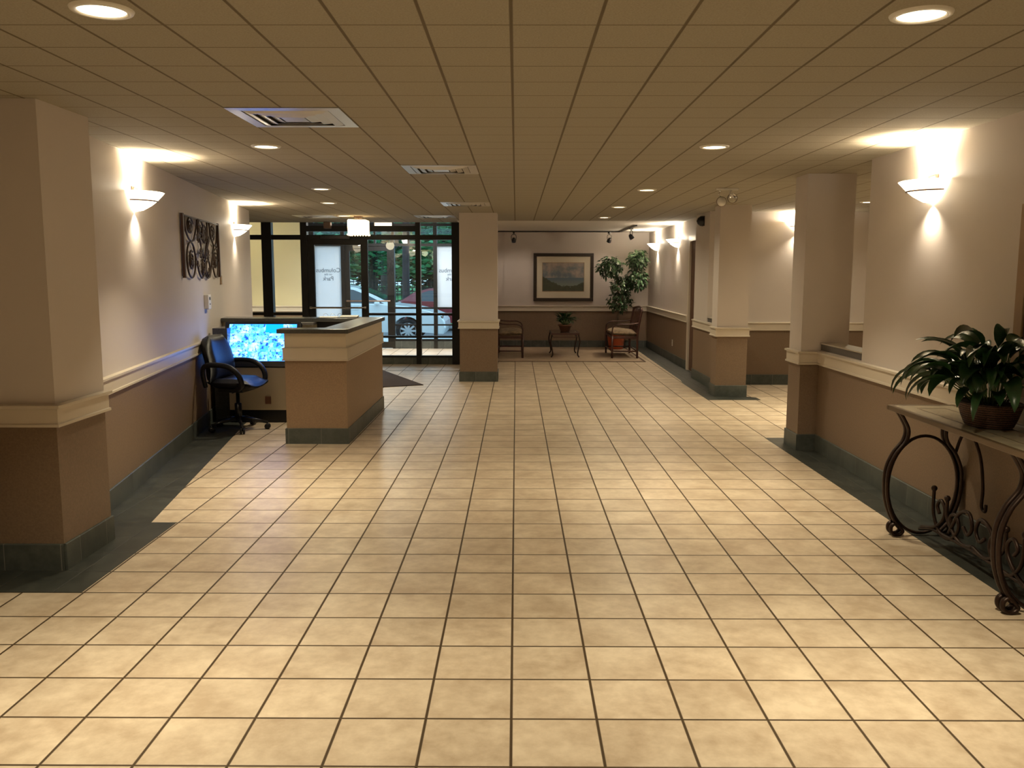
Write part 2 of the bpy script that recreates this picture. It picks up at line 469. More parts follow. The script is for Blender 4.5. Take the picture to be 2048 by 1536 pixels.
def strip_bm(bm, pts, prof, back=0.01):
    """extrude a profile [(z, protrusion)...] along the face line pts; room on the left of travel"""
    n = len(pts)
    lines = []
    lines.append((offset_path(pts, -back), prof[0][0]))
    for z, d in prof: lines.append((offset_path(pts, d), z))
    lines.append((offset_path(pts, -back), prof[-1][0]))
    V = [[bm.verts.new((p[0], p[1], z)) for p in ln] for ln, z in lines]
    k = len(V)
    for i in range(n-1):
        for j in range(k):
            a, b = V[j], V[(j+1) % k]
            bm.faces.new((a[i], a[i+1], b[i+1], b[i]))
    bm.faces.new([V[j][0] for j in range(k)]); bm.faces.new([V[j][-1] for j in range(k)][::-1])

RAIL = [(0.778, 0.012), (0.778, 0.026), (0.792, 0.026), (0.796, 0.018), (0.872, 0.018), (0.878, 0.034), (0.893, 0.034), (0.897, 0.012)]
RAIL = [(z, d) for z, d in RAIL]
BASE = [(0.0, 0.012), (0.142, 0.012), (0.146, 0.008)]
CH = 2.442

def rail(name, *paths):
    bm = bm_()
    for p in paths: strip_bm(bm, p, RAIL)
    return struct(obj(name, bm, M['trim']))

def skirting(name, m, *paths):
    bm = bm_()
    for p in paths: strip_bm(bm, p, BASE)
    return struct(obj(name, bm, m))

def wall(name, pts, z0=0.0, z1=CH, m=None):
    bm = bm_(); add_prism(bm, pts, z0, z1)
    return struct(obj(name, bm, m or M['wall']))

# ================================================================== SHELL
def lw(y):           # the angled left wall face
    return -2.70 - 0.153 * (y - 5.6)

bm = bm_(); add_prism(bm, [(-6.5, -4.5), (6.4, -4.5), (6.4, 18.75), (-6.5, 18.75)], -0.12, 0.0)
struct(obj('floor', bm, M['floor']))
# dark slate border laid flush into the floor
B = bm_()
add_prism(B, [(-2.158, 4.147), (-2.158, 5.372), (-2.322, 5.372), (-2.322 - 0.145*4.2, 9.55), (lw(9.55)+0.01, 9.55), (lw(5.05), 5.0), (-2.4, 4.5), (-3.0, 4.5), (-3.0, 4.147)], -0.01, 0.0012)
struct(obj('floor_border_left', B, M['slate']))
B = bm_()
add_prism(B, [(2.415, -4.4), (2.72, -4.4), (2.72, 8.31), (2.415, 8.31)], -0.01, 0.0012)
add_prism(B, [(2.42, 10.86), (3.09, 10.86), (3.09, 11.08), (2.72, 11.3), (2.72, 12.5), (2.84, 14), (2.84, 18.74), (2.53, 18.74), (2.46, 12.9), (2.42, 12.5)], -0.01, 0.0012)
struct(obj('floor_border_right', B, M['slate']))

# ceilings
bm = bm_(); add_prism(bm, [(-6.5, -4.5), (6.4, -4.5), (6.4, 14.57), (-0.99, 14.57), (-0.99, 15.14), (-6.5, 15.14)], CH, CH+0.08)
struct(obj('ceiling', bm, M['ceil']))
bm = bm_(); add_prism(bm, [(-0.99, 14.57), (3.4, 14.57), (3.4, 18.9), (-0.99, 18.9)], CH+0.002, CH+0.08)
struct(obj('ceiling_alcove', bm, M['plaster']))
bm = bm_(); add_prism(bm, [(-6.5, 15.16), (-0.99, 15.16), (-0.99, 18.5), (-6.5, 18.5)], 2.66, 2.74)
struct(obj('ceiling_vestibule', bm, M['plaster']))

# left side: near pillar, angled wall, recess behind it
wall('wall_left', [(-2.405, 4.475), (-2.405, 5.015), (lw(5.015), 5.015), (lw(12.3), 12.3), (-5.6, 12.3), (-5.6, 12.42), (-5.8, 12.42), (-5.8, 12.1), (lw(12.1)-0.2, 12.1), (-3.1, 4.475)])
wall('wall_left_near', [(-3.1, -4.4), (-2.95, -4.4), (-2.95, 4.475), (-3.1, 4.475)])
wall('wall_left_recess', [(-5.8, 12.42), (-5.6, 12.42), (-5.6, 15.1), (-5.8, 15.1)])
rail('trim_1', [(-2.95, -4.39), (-2.95, 4.475), (-2.405, 4.475), (-2.405, 5.015), (lw(5.015), 5.015), (lw(12.3), 12.3), (-5.6, 12.3)][::-1])
skirting('baseboard_left', M['base_y'], [(-2.405, 4.475), (-2.405, 5.015), (lw(5.015), 5.015), (lw(9.0), 9.0), (lw(12.3), 12.3), (-5.6, 12.3)][::-1])
skirting('baseboard_left_near', M['base_x'], [(-2.95, 3.0), (-2.95, 4.475), (-2.406, 4.475)][::-1])

# right side
wall('wall_right', [(2.70, -4.4), (2.70, 6.77), (2.84, 6.77), (2.84, -4.4)])
wall('wall_right_low', [(2.70, 6.77), (2.70, 7.80), (2.84, 7.80), (2.84, 6.77)], 0, 0.905)
wall('wall_right_pillar', [(2.535, 7.72), (2.955, 7.72), (2.955, 8.05), (2.535, 8.05)])
wall('wall_right_far_pillar', [(2.58, 11.17), (2.975, 11.17), (2.975, 11.47), (2.58, 11.47)])
wall('wall_right_far_low', [(2.70, 11.47), (2.84, 11.47), (2.84, 12.32), (2.70, 12.32)], 0, 0.905)
wall('wall_right_far', [(2.70, 12.32), (2.84, 12.32), (2.84, 12.40), (6.4, 12.40), (6.4, 12.52), (2.95, 12.52), (2.95, 13.25), (2.70, 13.25)])
wall('wall_right_door', [(2.83, 14.33), (2.83, 18.75), (3.0, 18.75), (3.0, 14.33)])
wall('wall_right_overdoor', [(2.83, 13.25), (2.83, 14.33), (3.0, 14.33), (3.0, 13.25)], 2.17, CH, M['paint'])
wall('wall_wing_right', [(6.25, 6.65), (6.4, 6.65), (6.4, 12.4), (6.25, 12.4)])
wall('wall_wing_near', [(2.84, 6.60), (6.4, 6.60), (6.4, 6.72), (2.84, 6.72)])
rail('trim_2', [(2.70, -4.39), (2.70, 7.72), (2.535, 7.72), (2.535, 8.05), (2.955, 8.05), (2.955, 7.80)])
rail('trim_3', [(2.975, 11.47), (2.975, 11.17), (2.58, 11.17), (2.58, 11.47), (2.70, 11.47), (2.70, 13.25)])
rail('trim_4', [(2.84, 12.40), (6.25, 12.40)][::-1])
rail('trim_5', [(2.83, 14.40), (2.83, 18.75), (-0.80, 18.75)])
skirting('baseboard_right', M['base_y'], [(2.70, -4.39), (2.70, 7.72), (2.535, 7.72), (2.535, 8.05), (2.955, 8.05), (2.955, 7.80)])
skirting('baseboard_right_far', M['base_y'], [(2.975, 11.47), (2.975, 11.17), (2.58, 11.17), (2.58, 11.47), (2.70, 11.47), (2.70, 13.25)])
skirting('baseboard_wing', M['base_x'], [(6.25, 12.40), (2.84, 12.40)])
skirting('baseboard_back', M['base_x'], [(2.83, 18.75), (-0.80, 18.75)])
skirting('baseboard_alcove_right', M['base_y'], [(2.83, 14.40), (2.83, 18.74)])

wall('wall_back', [(-0.97, 18.75), (3.0, 18.75), (3.0, 18.9), (-0.97, 18.9)], 0, CH+0.06)
wall('wall_alcove_left', [(-0.965, 14.9), (-0.80, 14.9), (-0.80, 18.75), (-0.965, 18.75)], 0, 2.66)
wall('wall_vestibule_back', [(-6.5, 18.3), (-4.33, 18.3), (-4.33, 18.45), (-6.5, 18.45)], 0, 2.66, M['lobby'])
wall('wall_vestibule_left', [(-6.5, 15.16), (-6.35, 15.16), (-6.35, 18.3), (-6.5, 18.3)], 0, 2.66, M['lobby'])
rail('trim_6', [(-4.33, 18.3), (-6.35, 18.3)])
wall('wall_rear', [(-3.1, -4.5), (2.84, -4.5), (2.84, -4.4), (-3.1, -4.4)])
# free-standing centre pillar
wall('wall_centre_pillar', [(-0.822, 12.685), (-0.274, 12.685), (-0.274, 13.13), (-0.822, 13.13)])
CP = [(-0.274, 13.13), (-0.274, 12.685), (-0.822, 12.685), (-0.822, 13.13), (-0.274, 13.13)]
rail('trim_7', CP); skirting('baseboard_centre_pillar', M['base_x'], CP)
# slim corner bead on the alcove wall
struct(box('trim_8', (-0.262, -0.205, 18.738, 18.752, 0.897, CH), M['paint']))

def ledge(name, y0, y1):
    o = struct(box(name, (2.712, 2.86, y0, y1, 0.905, 0.962), M['greyledge']))
    c = box('ledge_top', (2.70, 2.875, y0, y1, 0.962, 0.972), M['greytop'], o)
    return o
ledge('trim_9', 6.775, 7.715); ledge('trim_10', 11.475, 12.315)

# doors in the right wall
d1 = box('door_1', (2.845, 2.89, 13.34, 14.26, 0.01, 2.10), M['doorwood']); struct(d1)
box('door_frame', (2.815, 2.85, 14.26, 14.36, 0, 2.19), M['trim'], d1)
box('door_frame', (2.815, 2.85, 13.24, 13.34, 0, 2.19), M['trim'], d1)
box('door_head', (2.815, 2.85, 13.34, 14.26, 2.10, 2.19), M['trim'], d1)
d2 = box('window_3', (2.688, 2.699, 3.60, 4.62, 1.0, 1.89), M['doorwood']); struct(d2)
for b_ in ((4.62, 4.70, 0.93, 1.95), (3.52, 3.60, 0.93, 1.95), (3.60, 4.62, 1.89, 1.95), (3.60, 4.62, 0.93, 1.0)):
    box('window_frame', (2.678, 2.699, *b_), M['goldtrim'], d2, bevel=0.005)

# ------------------------------------------------------------------ storefront, two glazed screens
def bars(lst, y0, y1, name, m, parent=None):
    bm = bm_()
    for x0, x1, z0, z1 in lst: add_box(bm, x0, x1, y0, y1, z0, z1)
    return obj(name, bm, m, parent)

Y1 = 15.1
win1 = struct(bars([(-4.38, -4.21, 0, CH), (-3.71, -3.60, 0, CH), (-1.735, -1.65, 0, CH), (-1.11, -0.965, 0, CH), (-5.6, -5.5, 0, CH)], Y1, Y1+0.14, 'window_1', M['black']))
bars([(-5.5, -4.38, 2.15, 2.23), (-4.21, -3.71, 2.15, 2.23), (-5.5, -4.38, 0.85, 0.90), (-4.21, -3.71, 0.85, 0.90)], Y1+0.01, Y1+0.13, 'window_frame', M['black'], win1)
bars([(-3.60, -1.735, 2.29, 2.385), (-3.60, -1.735, 2.15, 2.23), (-1.65, -1.11, 2.15, 2.23)], Y1+0.01, Y1+0.13, 'window_frame', M['black'], win1)
bars([(-2.56, -1.735, z0, z1) for z0, z1 in ((0.85, 0.892), (0.462, 0.496), (0.117, 0.15))] +
     [(-1.65, -1.11, z0, z1) for z0, z1 in ((0.85, 0.892), (0.462, 0.496), (0.117, 0.15))], Y1+0.02, Y1+0.12, 'window_frame', M['black'], win1)
struct(bars([(-2.56, -1.735, 0, 0.117), (-1.65, -1.11, 0, 0.117), (-5.5, -4.38, 0, 0.117), (-4.21, -3.71, 0, 0.117)], Y1+0.005, Y1+0.135, 'baseboard_storefront', M['base_x']))
for x0, x1, z0, z1 in ((-5.5, -4.38, 0.12, 0.85), (-5.5, -4.38, 0.90, 2.15), (-5.5, -4.38, 2.23, CH), (-4.21, -3.71, 0.12, 0.85), (-4.21, -3.71, 0.90, 2.15), (-4.21, -3.71, 2.23, CH),
                       (-3.60, -1.735, 2.23, 2.29), (-2.56, -1.735, 0.15, 2.15), (-1.65, -1.11, 0.15, 2.15), (-1.65, -1.11, 2.23, CH)):
    box('glass', (x0, x1, Y1+0.065, Y1+0.071, z0, z1), M['glass'], win1)

def glazed_door(name, x0, x1, y, ztop, st, bar_z, rail_top=0.09, foot=0.2, bar_mat=None):
    d = struct(bars([(x0, x0+st, 0.012, ztop), (x1-st, x1, 0.012, ztop), (x0+st, x1-st, ztop-rail_top, ztop), (x0+st, x1-st, 0.012, foot)], y+0.03, y+0.08, name, M['black']))
    box('glass', (x0+st, x1-st, y+0.052, y+0.058, foot, ztop-rail_top), M['glass'], d)
    bm = bm_(); add_tube(bm, [(x0+0.03, y-0.03, bar_z), (x1-0.03, y-0.03, bar_z)], 0.016, 8)
    for x in (x0+0.05, x1-0.05): add_box(bm, x-0.02, x+0.02, y-0.03, y+0.03, bar_z-0.02, bar_z+0.02)
    obj('push_bar', bm, bar_mat or M['chrome'], d)
    return d
glazed_door('door_2', -3.60, -2.56, Y1, 2.15, 0.12, 0.985)
# door closer box above the inner door
tag(box('door_closer', (-3.35, -2.85, Y1-0.05, Y1+0.009, 2.155, 2.225), M['blackp'], bevel=0.008), 'dark door closer box fixed to the head of the inner glass door', 'door closer')
tag(box('motion_sensor', (-3.27, -3.15, 14.93, 15.05, 2.33, 2.4415), M['bronze'], bevel=0.01), 'small bronze sensor box on the ceiling left of the glowing hanging lamp', 'sensor')

Y2 = 18.3
win2 = struct(bars([(-4.33, -4.22, 0, 2.66), (-3.66, -3.585, 0, 2.66), (-2.60, -2.545, 0, 2.66), (-1.73, -1.652, 0, 2.66), (-1.08, -0.965, 0, 2.66)], Y2, Y2+0.12, 'window_2', M['black']))
bars([(-4.22, -0.97, 2.555, 2.61), (-4.22, -0.97, 2.14, 2.195), (-2.97, -2.93, 2.195, 2.555), (-2.27, -2.22, 2.195, 2.555)], Y2+0.01, Y2+0.11, 'window_frame', M['black'], win2)
bars([(a, b, z0, z1) for a, b in ((-2.545, -1.73), (-1.652, -1.08)) for z0, z1 in ((0.835, 0.872), (0.484, 0.515), (0.157, 0.2))], Y2+0.02, Y2+0.10, 'window_frame', M['black'], win2)
struct(bars([(-2.545, -1.73, 0, 0.157), (-1.652, -1.08, 0, 0.157), (-4.22, -3.66, 0, 0.157)], Y2+0.005, Y2+0.115, 'baseboard_outer_screen', M['base_x']))
for x0, x1, z0, z1 in ((-4.22, -3.66, 2.195, 2.555), (-3.585, -2.60, 2.195, 2.555), (-2.545, -1.73, 0.2, 2.14), (-2.545, -1.73, 2.195, 2.555), (-1.652, -1.08, 0.2, 0.872), (-1.652, -1.08, 2.195, 2.555)):
    box('glass', (x0, x1, Y2+0.055, Y2+0.061, z0, z1), M['glass'], win2)
fl = box('frosted_glass', (-4.22, -3.66, Y2+0.055, Y2+0.061, 0.157, 2.14), M['frost'], win2)
fr = box('frosted_glass', (-1.652, -1.08, Y2+0.055, Y2+0.061, 0.872, 2.14), M['frost'], win2)
M['ink'] = mat('grey_lettering', (0.10, 0.12, 0.15), 0.6)
def lettering(xc, parent):
    for txt, z, s in (('Columbus', 1.600, 0.125), ('on the', 1.535, 0.062), ('Park', 1.425, 0.125)):
        cu = bpy.data.curves.new('lettering', 'FONT'); cu.body = txt; cu.size = s; cu.align_x = 'CENTER'; cu.extrude = 0.0008
        o = bpy.data.objects.new('lettering', cu); COL.objects.link(o); cu.materials.append(M['ink'])
        o.rotation_euler = (PI/2, 0, PI); o.location = (xc, Y2+0.050, z); o.parent = parent
lettering(-3.94, win2); lettering(-1.36, win2)
glazed_door('door_3', -3.585, -2.60, Y2, 2.14, 0.10, 1.0, 0.10, 0.14, M['bronze'])

# ================================================================== CEILING FITTINGS
def lamp_obj(kind, name, parent, loc, watts, size=None, spot=None, rot=(0, 0, 0), color=WARM, spread=None, blend=0.3, rad=0.03):
    l = bpy.data.lights.new(name, kind); l.energy = watts; l.color = color
    if kind == 'AREA':
        l.shape = 'DISK'; l.size = size
        if spread: l.spread = spread
    else:
        l.shadow_soft_size = rad
    if spot: l.spot_size = spot; l.spot_blend = blend
    o = bpy.data.objects.new(name, l); COL.objects.link(o); o.location = loc; o.rotation_euler = rot; o.parent = parent
    return o

dl = thing('recessed_downlight', '', 'ceiling light', (0, 0, CH), 0, 'recessed ceiling downlights')
bm = bm_(); add_lathe(bm, [(0.075, -0.002), (0.080, -0.010), (0.098, -0.007), (0.102, 0.0005)], 32); obj('trim_ring', bm, M['white'], dl, True)
bm = bm_(); r_ = add_lathe(bm, [(0.077, -0.004), (0.05, -0.0055), (0.02, -0.006)], 32); bm.faces.new(r_[-1]); obj('lens', bm, M['lens'], dl, True)
lamp_obj('AREA', 'lamp', dl, (0, 0, -0.014), DL_W, 0.14, spread=math.radians(96))
DLS = [(1.355, 3.05, 'large bright downlight at the top right of the picture, nearest on the right'),
       (1.355, 6.11, 'second downlight from the camera in the straight right row'),
       (1.355, 9.20, 'third downlight from the camera in the straight right row'),
       (1.34, 11.52, 'fourth downlight in the right row, before the last one'),
       (1.36, 13.65, 'farthest and smallest downlight of the right row, by the alcove'),
       (-1.372, 3.00, 'large bright downlight at the top left of the picture, nearest on the left'),
       (-1.717, 6.11, 'second downlight on the left, beyond the big square air vent'),
       (-2.011, 9.13, 'third downlight of the slanting left row, above the desk'),
       (-2.317, 10.92, 'fourth downlight of the slanting left row, behind the third'),
       (-2.62, 13.35, 'farthest downlight of the left row, next to the hanging lamp'),
       (4.248, 10.69, 'tiny downlight seen in the gap between the near right pillar and wall')]
mid_bulb = bpy.data.objects['lamp'].data.copy(); mid_bulb.energy = DL_W*0.78; mid_bulb.spread = math.radians(150)
near_bulb = mid_bulb.copy(); near_bulb.energy = DL_W*0.84
near_bulb.spread = math.radians(98)
lobby_fill = mid_bulb.copy(); lobby_fill.energy = DL_W*2.0; lobby_fill.color = (1.0, 0.98, 1.0)  # neutral white fill, added to brighten the lobby floor
far_bulb = mid_bulb.copy(); far_bulb.energy = DL_W*0.62
for i, (x, y, lab) in enumerate(DLS):
    if i == 0: dl.location = (x, y, CH); dl['label'] = lab
    else:
        q = dup(dl, (x, y, CH), 0, lab)
        if 5 < y < 8:
            for c_ in q.children:
                if c_.type == 'LIGHT': c_.data = near_bulb
        if y > 8:            # the far fittings hold weaker bulbs
            for c_ in q.children:
                if c_.type == 'LIGHT': c_.data = far_bulb if y > 10 else mid_bulb
HID = [(3.45, 9.6), (-2.9, 17.3), (-1.6, 17.3), (-5.1, 16.9), (1.355, 0.0), (-1.2, 0.0), (1.355, -2.9), (-1.2, -2.9), (4.3, 8.2)]  # unseen: the rows continue behind the camera; lobby and wing ones are added fill
for x, y in HID:
    q = dup(dl, (x, y, 2.66 if y > 15 else CH), 0, 'downlight behind the camera position' if y < 5 else ('added fill downlight in the entrance lobby, out of sight above the door heads' if y > 15 else 'added fill downlight hidden by the near right wall'))

for q in [o for o in COL.objects if o.name.startswith('recessed_downlight') and o.location.y > 17]:
    for c_ in q.children:
        if c_.type == 'LIGHT': c_.data = lobby_fill

# square air diffusers
vt = thing('air_vent', '', 'air vent', (0, 0, CH), 0, 'square ceiling air diffusers')
def ring(bm, a, b, z0, z1, z2=None):
    """square ring sloping from half size a at z0 to half size b at z1, with a thin body"""
    for (sx, sy), (tx, ty) in (((-1, -1), (1, -1)), ((1, -1), (1, 1)), ((1, 1), (-1, 1)), ((-1, 1), (-1, -1))):
        q = [(sx*a, sy*a, z0), (tx*a, ty*a, z0), (tx*b, ty*b, z1), (sx*b, sy*b, z1)]
        lo = [bm.verts.new(p) for p in q]; hi = [bm.verts.new((p[0], p[1], p[2]+0.003)) for p in q]
        bm.faces.new(lo); bm.faces.new(hi[::-1])
        for k in range(4): bm.faces.new((lo[k], lo[(k+1) % 4], hi[(k+1) % 4], hi[k]))
bm = bm_(); ring(bm, 0.303, 0.235, -0.004, -0.006); obj('frame', bm, M['vent'], vt)
bm = bm_(); add_box(bm, -0.24, 0.24, -0.24, 0.24, -0.0025, -0.0005); obj('duct', bm, M['void'], vt)
for a, b in ((0.192, 0.236), (0.136, 0.180), (0.080, 0.124)):
    bm = bm_(); ring(bm, b-0.006, a, -0.0035, -0.014); ring(bm, a, a-0.006, -0.014, -0.0145); obj('louver', bm, M['vent'], vt)
bm = bm_(); add_box(bm, -0.065, 0.065, -0.065, 0.065, -0.013, -0.009); obj('centre_plate', bm, M['vent'], vt)
VTS = [(-1.238, 5.009, 'large square air vent nearest the camera, left of centre on the ceiling'),
       (-0.629, 7.447, 'second square air vent, with blue screen light on its louvers'),
       (-0.629, 11.10, 'air vent flush with the ceiling just before the centre pillar'),
       (-1.238, 13.54, 'far air vent above the right end of the glazed entrance'),
       (-3.067, 13.54, 'far left air vent near the farthest left downlight')]
for i, (x, y, lab) in enumerate(VTS):
    if i == 0: vt.location = (x, y, CH); vt['label'] = lab
    else: dup(vt, (x, y, CH), 0, lab)

# wall sconces: local +X leaves the wall
sc = thing('wall_sconce', '', 'wall lamp', (0, 0, 2.13), 0, 'alabaster bowl wall sconces')
bm = bm_(); add_box(bm, 0.001, 0.02, -0.055, 0.055, -0.03, 0.09); obj('back_plate', bm, M['bronze'], sc, bevel=0.004)
bm = bm_()
add_lathe(bm, [(0.012, -0.088), (0.06, -0.078), (0.12, -0.042), (0.16, -0.008), (0.212, 0.050), (0.205, 0.053), (0.152, -0.002), (0.115, -0.032), (0.055, -0.066), (0.012, -0.076)], 20, a0=-PI/2, a1=PI/2,
          mtx=Matrix.Translation((0.004, 0, 0)))
obj('bowl_shade', bm, M['shade'], sc, True)
bm = bm_(); add_tube(bm, [(0.004+0.160*math.cos(a), 0.160*math.sin(a), -0.012) for a in [(-PI/2+0.05) + (PI-0.1)*k/20 for k in range(21)]], 0.0055, 6); obj('metal_band', bm, M['bronze'], sc, True)
lamp_obj('SPOT', 'lamp', sc, (0.095, 0, 0.035), SC_UP, spot=math.radians(112), rot=(PI, 0, 0), blend=0.3, rad=0.085, color=SCW)
lamp_obj('SPOT', 'lamp', sc, (0.035, 0, -0.094), SC_DN, spot=math.radians(125), rot=(0, 0, 0), blend=1.0, rad=0.015, color=SCW)
aL = math.atan2(0.153, 1.0)
lamp_obj('POINT', 'lamp', sc, (0.09, 0, 0.035), SC_PT, rad=0.05, color=SCW)
SCS = [(2.698, 5.74, PI, 'glowing bowl sconce high on the near right wall above the potted plant'),
       (lw(6.58)+0.002, 6.58, aL, 'glowing bowl sconce on the left wall between the near pillar and the iron art'),
       (lw(11.0)+0.002, 11.0, aL, 'glowing bowl sconce at the far end of the left wall, beyond the iron art'),
       (2.828, 17.55, PI, 'sconce deepest in the alcove, above the top of the tall indoor tree'),
       (2.828, 15.35, PI, 'sconce on the alcove wall nearer the camera, beside the brown door'),
       (3.985, 12.398, -PI/2, 'sconce on the side hall wall, half hidden behind the near right pillar')]
for i, (x, y, rz, lab) in enumerate(SCS):
    if i == 0: sc.location = (x, y, 2.12); sc.rotation_euler = (0, 0, rz); sc['label'] = lab
    else:
        q = dup(sc, (x, y, 2.12 if i != 5 else 2.25), rz, lab)
        if i >= 3:
            for c_ in q.children:
                if c_.type == 'LIGHT': c_.data = c_.data.copy(); c_.data.energy *= (1.5 if c_.data.type == 'SPOT' else 2.6)
dup(sc, (-6.34, 17.2, 2.13), 0.0, 'sconce on the left wall of the glazed entrance lobby, out of sight')

# hanging lamps at the entrance
pn = thing('hanging_lamp', 'square glowing glass lamp hung before the inner glass doors', 'hanging lamp', (-2.415, 13.5, CH), 0, 'square glowing lamps')
bm = bm_(); add_box(bm, -0.06, 0.06, -0.06, 0.06, -0.03, 0.0); obj('canopy', bm, M['bronze'], pn)
bm = bm_(); add_box(bm, -0.145, 0.145, -0.145, 0.145, -0.275, -0.055); obj('glass_shade', bm, M['pendant'], pn, bevel=0.02)
bm = bm_()
for k in range(-3, 4):
    for s in (-1, 1):
        add_sphere(bm, (k*0.042, s*0.145, -0.28), 0.014, 8, 6); add_sphere(bm, (s*0.145, k*0.042, -0.28), 0.014, 8, 6)
obj('crystal_fringe', bm, M['pendant'], pn, True)
bm = bm_(); add_tube(bm, [(0, 0, -0.06), (0, 0, -0.02)], 0.012, 8)
obj('rod', bm, M['bronze'], pn)
lamp_obj('POINT', 'lamp', pn, (0, 0, -0.34), 3, rad=0.08)
p2 = dup(pn, (-2.52, 16.7, 2.66), 0, 'second square glowing lamp, farther off in the glazed entrance lobby')
for c_ in p2.children:
    if c_.type == 'LIGHT':
        c_.data = c_.data.copy(); c_.data.energy = 30; c_.data.color = (1.0, 0.93, 0.82)

# emergency light with two globes
em = thing('emergency_light', 'twin headed emergency light with clear globes under the right ceiling', 'emergency light', (2.14, 9.04, CH))
bm = bm_(); add_box(bm, -0.10, 0.12, -0.02, 0.02, -0.018, 0.0); obj('base_plate', bm, M['white'], em, bevel=0.003)
for cx, z, dx in ((-0.05, -0.135, -0.065), (0.06, -0.10, 0.045)):
    bm = bm_(); add_tube(bm, [(dx, 0, -0.015), (dx-0.01, 0, z/2), (cx, 0, z+0.045)], 0.006, 8); add_sphere(bm, (dx, 0, -0.024), 0.013, 10, 8); obj('arm', bm, M['chrome'], em, True)
    h = None
    bm = bm_(); add_sphere(bm, (cx, -0.005, z), 0.049, 20, 14)
    h = obj('globe', bm, M['bulb'] if cx > 0 else M['white'], em, True)
    bm = bm_(); add_lathe(bm, [(0.047, 0), (0.052, 0.005), (0.047, 0.01)], 20, mtx=Matrix.Translation((cx, -0.01, z)) @ Matrix.Rotation(PI/2, 4, 'X')); obj('rim', bm, M['bronze'], h, True)

# camera dome at the corner of the right far wall
cd = thing('security_camera', 'black dome security camera on the wall left of the far right pillar', 'security camera', (2.70, 12.72, 2.33))
bm = bm_(); add_box(bm, -0.012, 0.0, -0.06, 0.06, -0.07, 0.07); obj('mount', bm, M['blackp'], cd, bevel=0.003)
bm = bm_(); add_lathe(bm, [(0.075, 0.012), (0.07, 0.05), (0.045, 0.085), (0.01, 0.10)], 20, mtx=Matrix.Rotation(-PI/2, 4, 'Y')); obj('dome', bm, M['blackp'], cd, True)

# track lights
tk = thing('light_track', 'black L shaped lighting track on the white alcove ceiling', 'light track', (0, 0, CH))
bm = bm_(); add_box(bm, -0.76, 2.16, 18.05, 18.09, -0.022, 0.001); obj('track', bm, M['blackp'], tk)
bm = bm_(); add_box(bm, 2.12, 2.16, 15.75, 18.05, -0.022, 0.001); obj('track', bm, M['blackp'], tk)
hd = thing('track_spotlight', 'black yoke spotlight on the track above the left of the landscape picture', 'spotlight', (-0.05, 18.07, CH-0.02), 0, 'black track spotlights')
bm = bm_(); add_box(bm, -0.02, 0.02, -0.03, 0.03, -0.03, 0.0); add_tube(bm, [(0, 0, -0.03), (0, 0, -0.05)], 0.01, 8); obj('adapter', bm, M['blackp'], hd)
bm = bm_(); add_tube(bm, spline([(-0.045, 0, -0.17), (-0.05, 0, -0.09), (-0.03, 0, -0.055), (0, 0, -0.05), (0.03, 0, -0.055), (0.05, 0, -0.09), (0.045, 0, -0.17)], 5), 0.006, 6); obj('yoke', bm, M['blackp'], hd, True)
mt = Matrix.Translation((0, 0, -0.165)) @ Matrix.Rotation(math.radians(35), 4, 'X')
bm = bm_(); add_lathe(bm, [(0.015, 0.055), (0.03, 0.045), (0.043, 0.0), (0.047, -0.04), (0.043, -0.04), (0.038, 0.0), (0.02, 0.035)], 18, mtx=mt); obj('lamp_head', bm, M['blackp'], hd, True)
bm = bm_(); add_sphere(bm, (0, 0, 0), 0.030, 14, 10, (1, 1, 0.7)); o_ = obj('bulb', bm, M['bulb'], hd, True); o_.matrix_local = mt @ Matrix.Translation((0, 0, -0.02))
lamp_obj('SPOT', 'lamp', hd, (0, -0.03, -0.20), 18, spot=math.radians(110), rot=(math.radians(35), 0, 0), blend=0.8, rad=0.03, color=(1.0, 0.84, 0.68))
dup(hd, (1.91, 18.07, CH-0.02), 0.5, 'black yoke spotlight on the track right of the landscape picture')
h3 = dup(hd, (2.14, 16.4, CH-0.02), -1.25, 'black yoke spotlight on the slanting arm of the track, nearest the sconce')

# ================================================================== RECEPTION DESK
dk = thing('reception_desk', 'U shaped reception desk with brown stippled front, cream band and charcoal counter', 'desk', (0, 0, 0))
bm = bm_(); add_prism(bm, [(-2.13, 7.962), (-1.563, 7.962), (-1.563, 10.12), (lw(10.12)+0.004, 10.12), (lw(9.92)+0.004, 9.92), (-1.76, 9.92), (-1.76, 8.13), (-2.13, 8.13)], 0, 1.03)
obj('front_panel', bm, M['desk_wall'], dk)
bm = bm_(); add_prism(bm, [(-2.19, 7.925), (-1.535, 7.925), (-1.535, 10.18), (lw(10.18)+0.004, 10.18), (lw(9.85)+0.004, 9.85), (-1.80, 9.85), (-1.80, 8.17), (-2.19, 8.17)], 1.03, 1.07)
obj('countertop', bm, M['laminate'], dk, bevel=0.003)
P_ = [(-1.563, 10.12), (-1.563, 7.962), (-2.13, 7.962), (-2.13, 8.13)]
bm = bm_(); strip_bm(bm, P_, [(0.778, 0.010), (0.778, 0.022), (0.79, 0.022), (0.792, 0.015), (0.882, 0.015), (0.884, 0.020), (0.894, 0.020), (0.897, 0.01)]); obj('cream_band', bm, M['trim'], dk)
bm = bm_(); strip_bm(bm, P_, BASE); obj('slate_skirting', bm, M['base_x'], dk)
bm = bm_(); add_box(bm, -3.19, -2.27, 9.72, 9.90, 1.002, 1.029); obj('valance', bm, M['greyledge'], dk)
bm = bm_(); add_box(bm, -3.04, -1.77, 9.12, 9.91, 0.134, 0.585); obj('cabinet', bm, M['cream_panel'], dk)
bm = bm_(); add_box(bm, -3.04, -1.77, 9.135, 9.91, 0.0, 0.134); obj('kick_plate', bm, M['blackp'], dk)
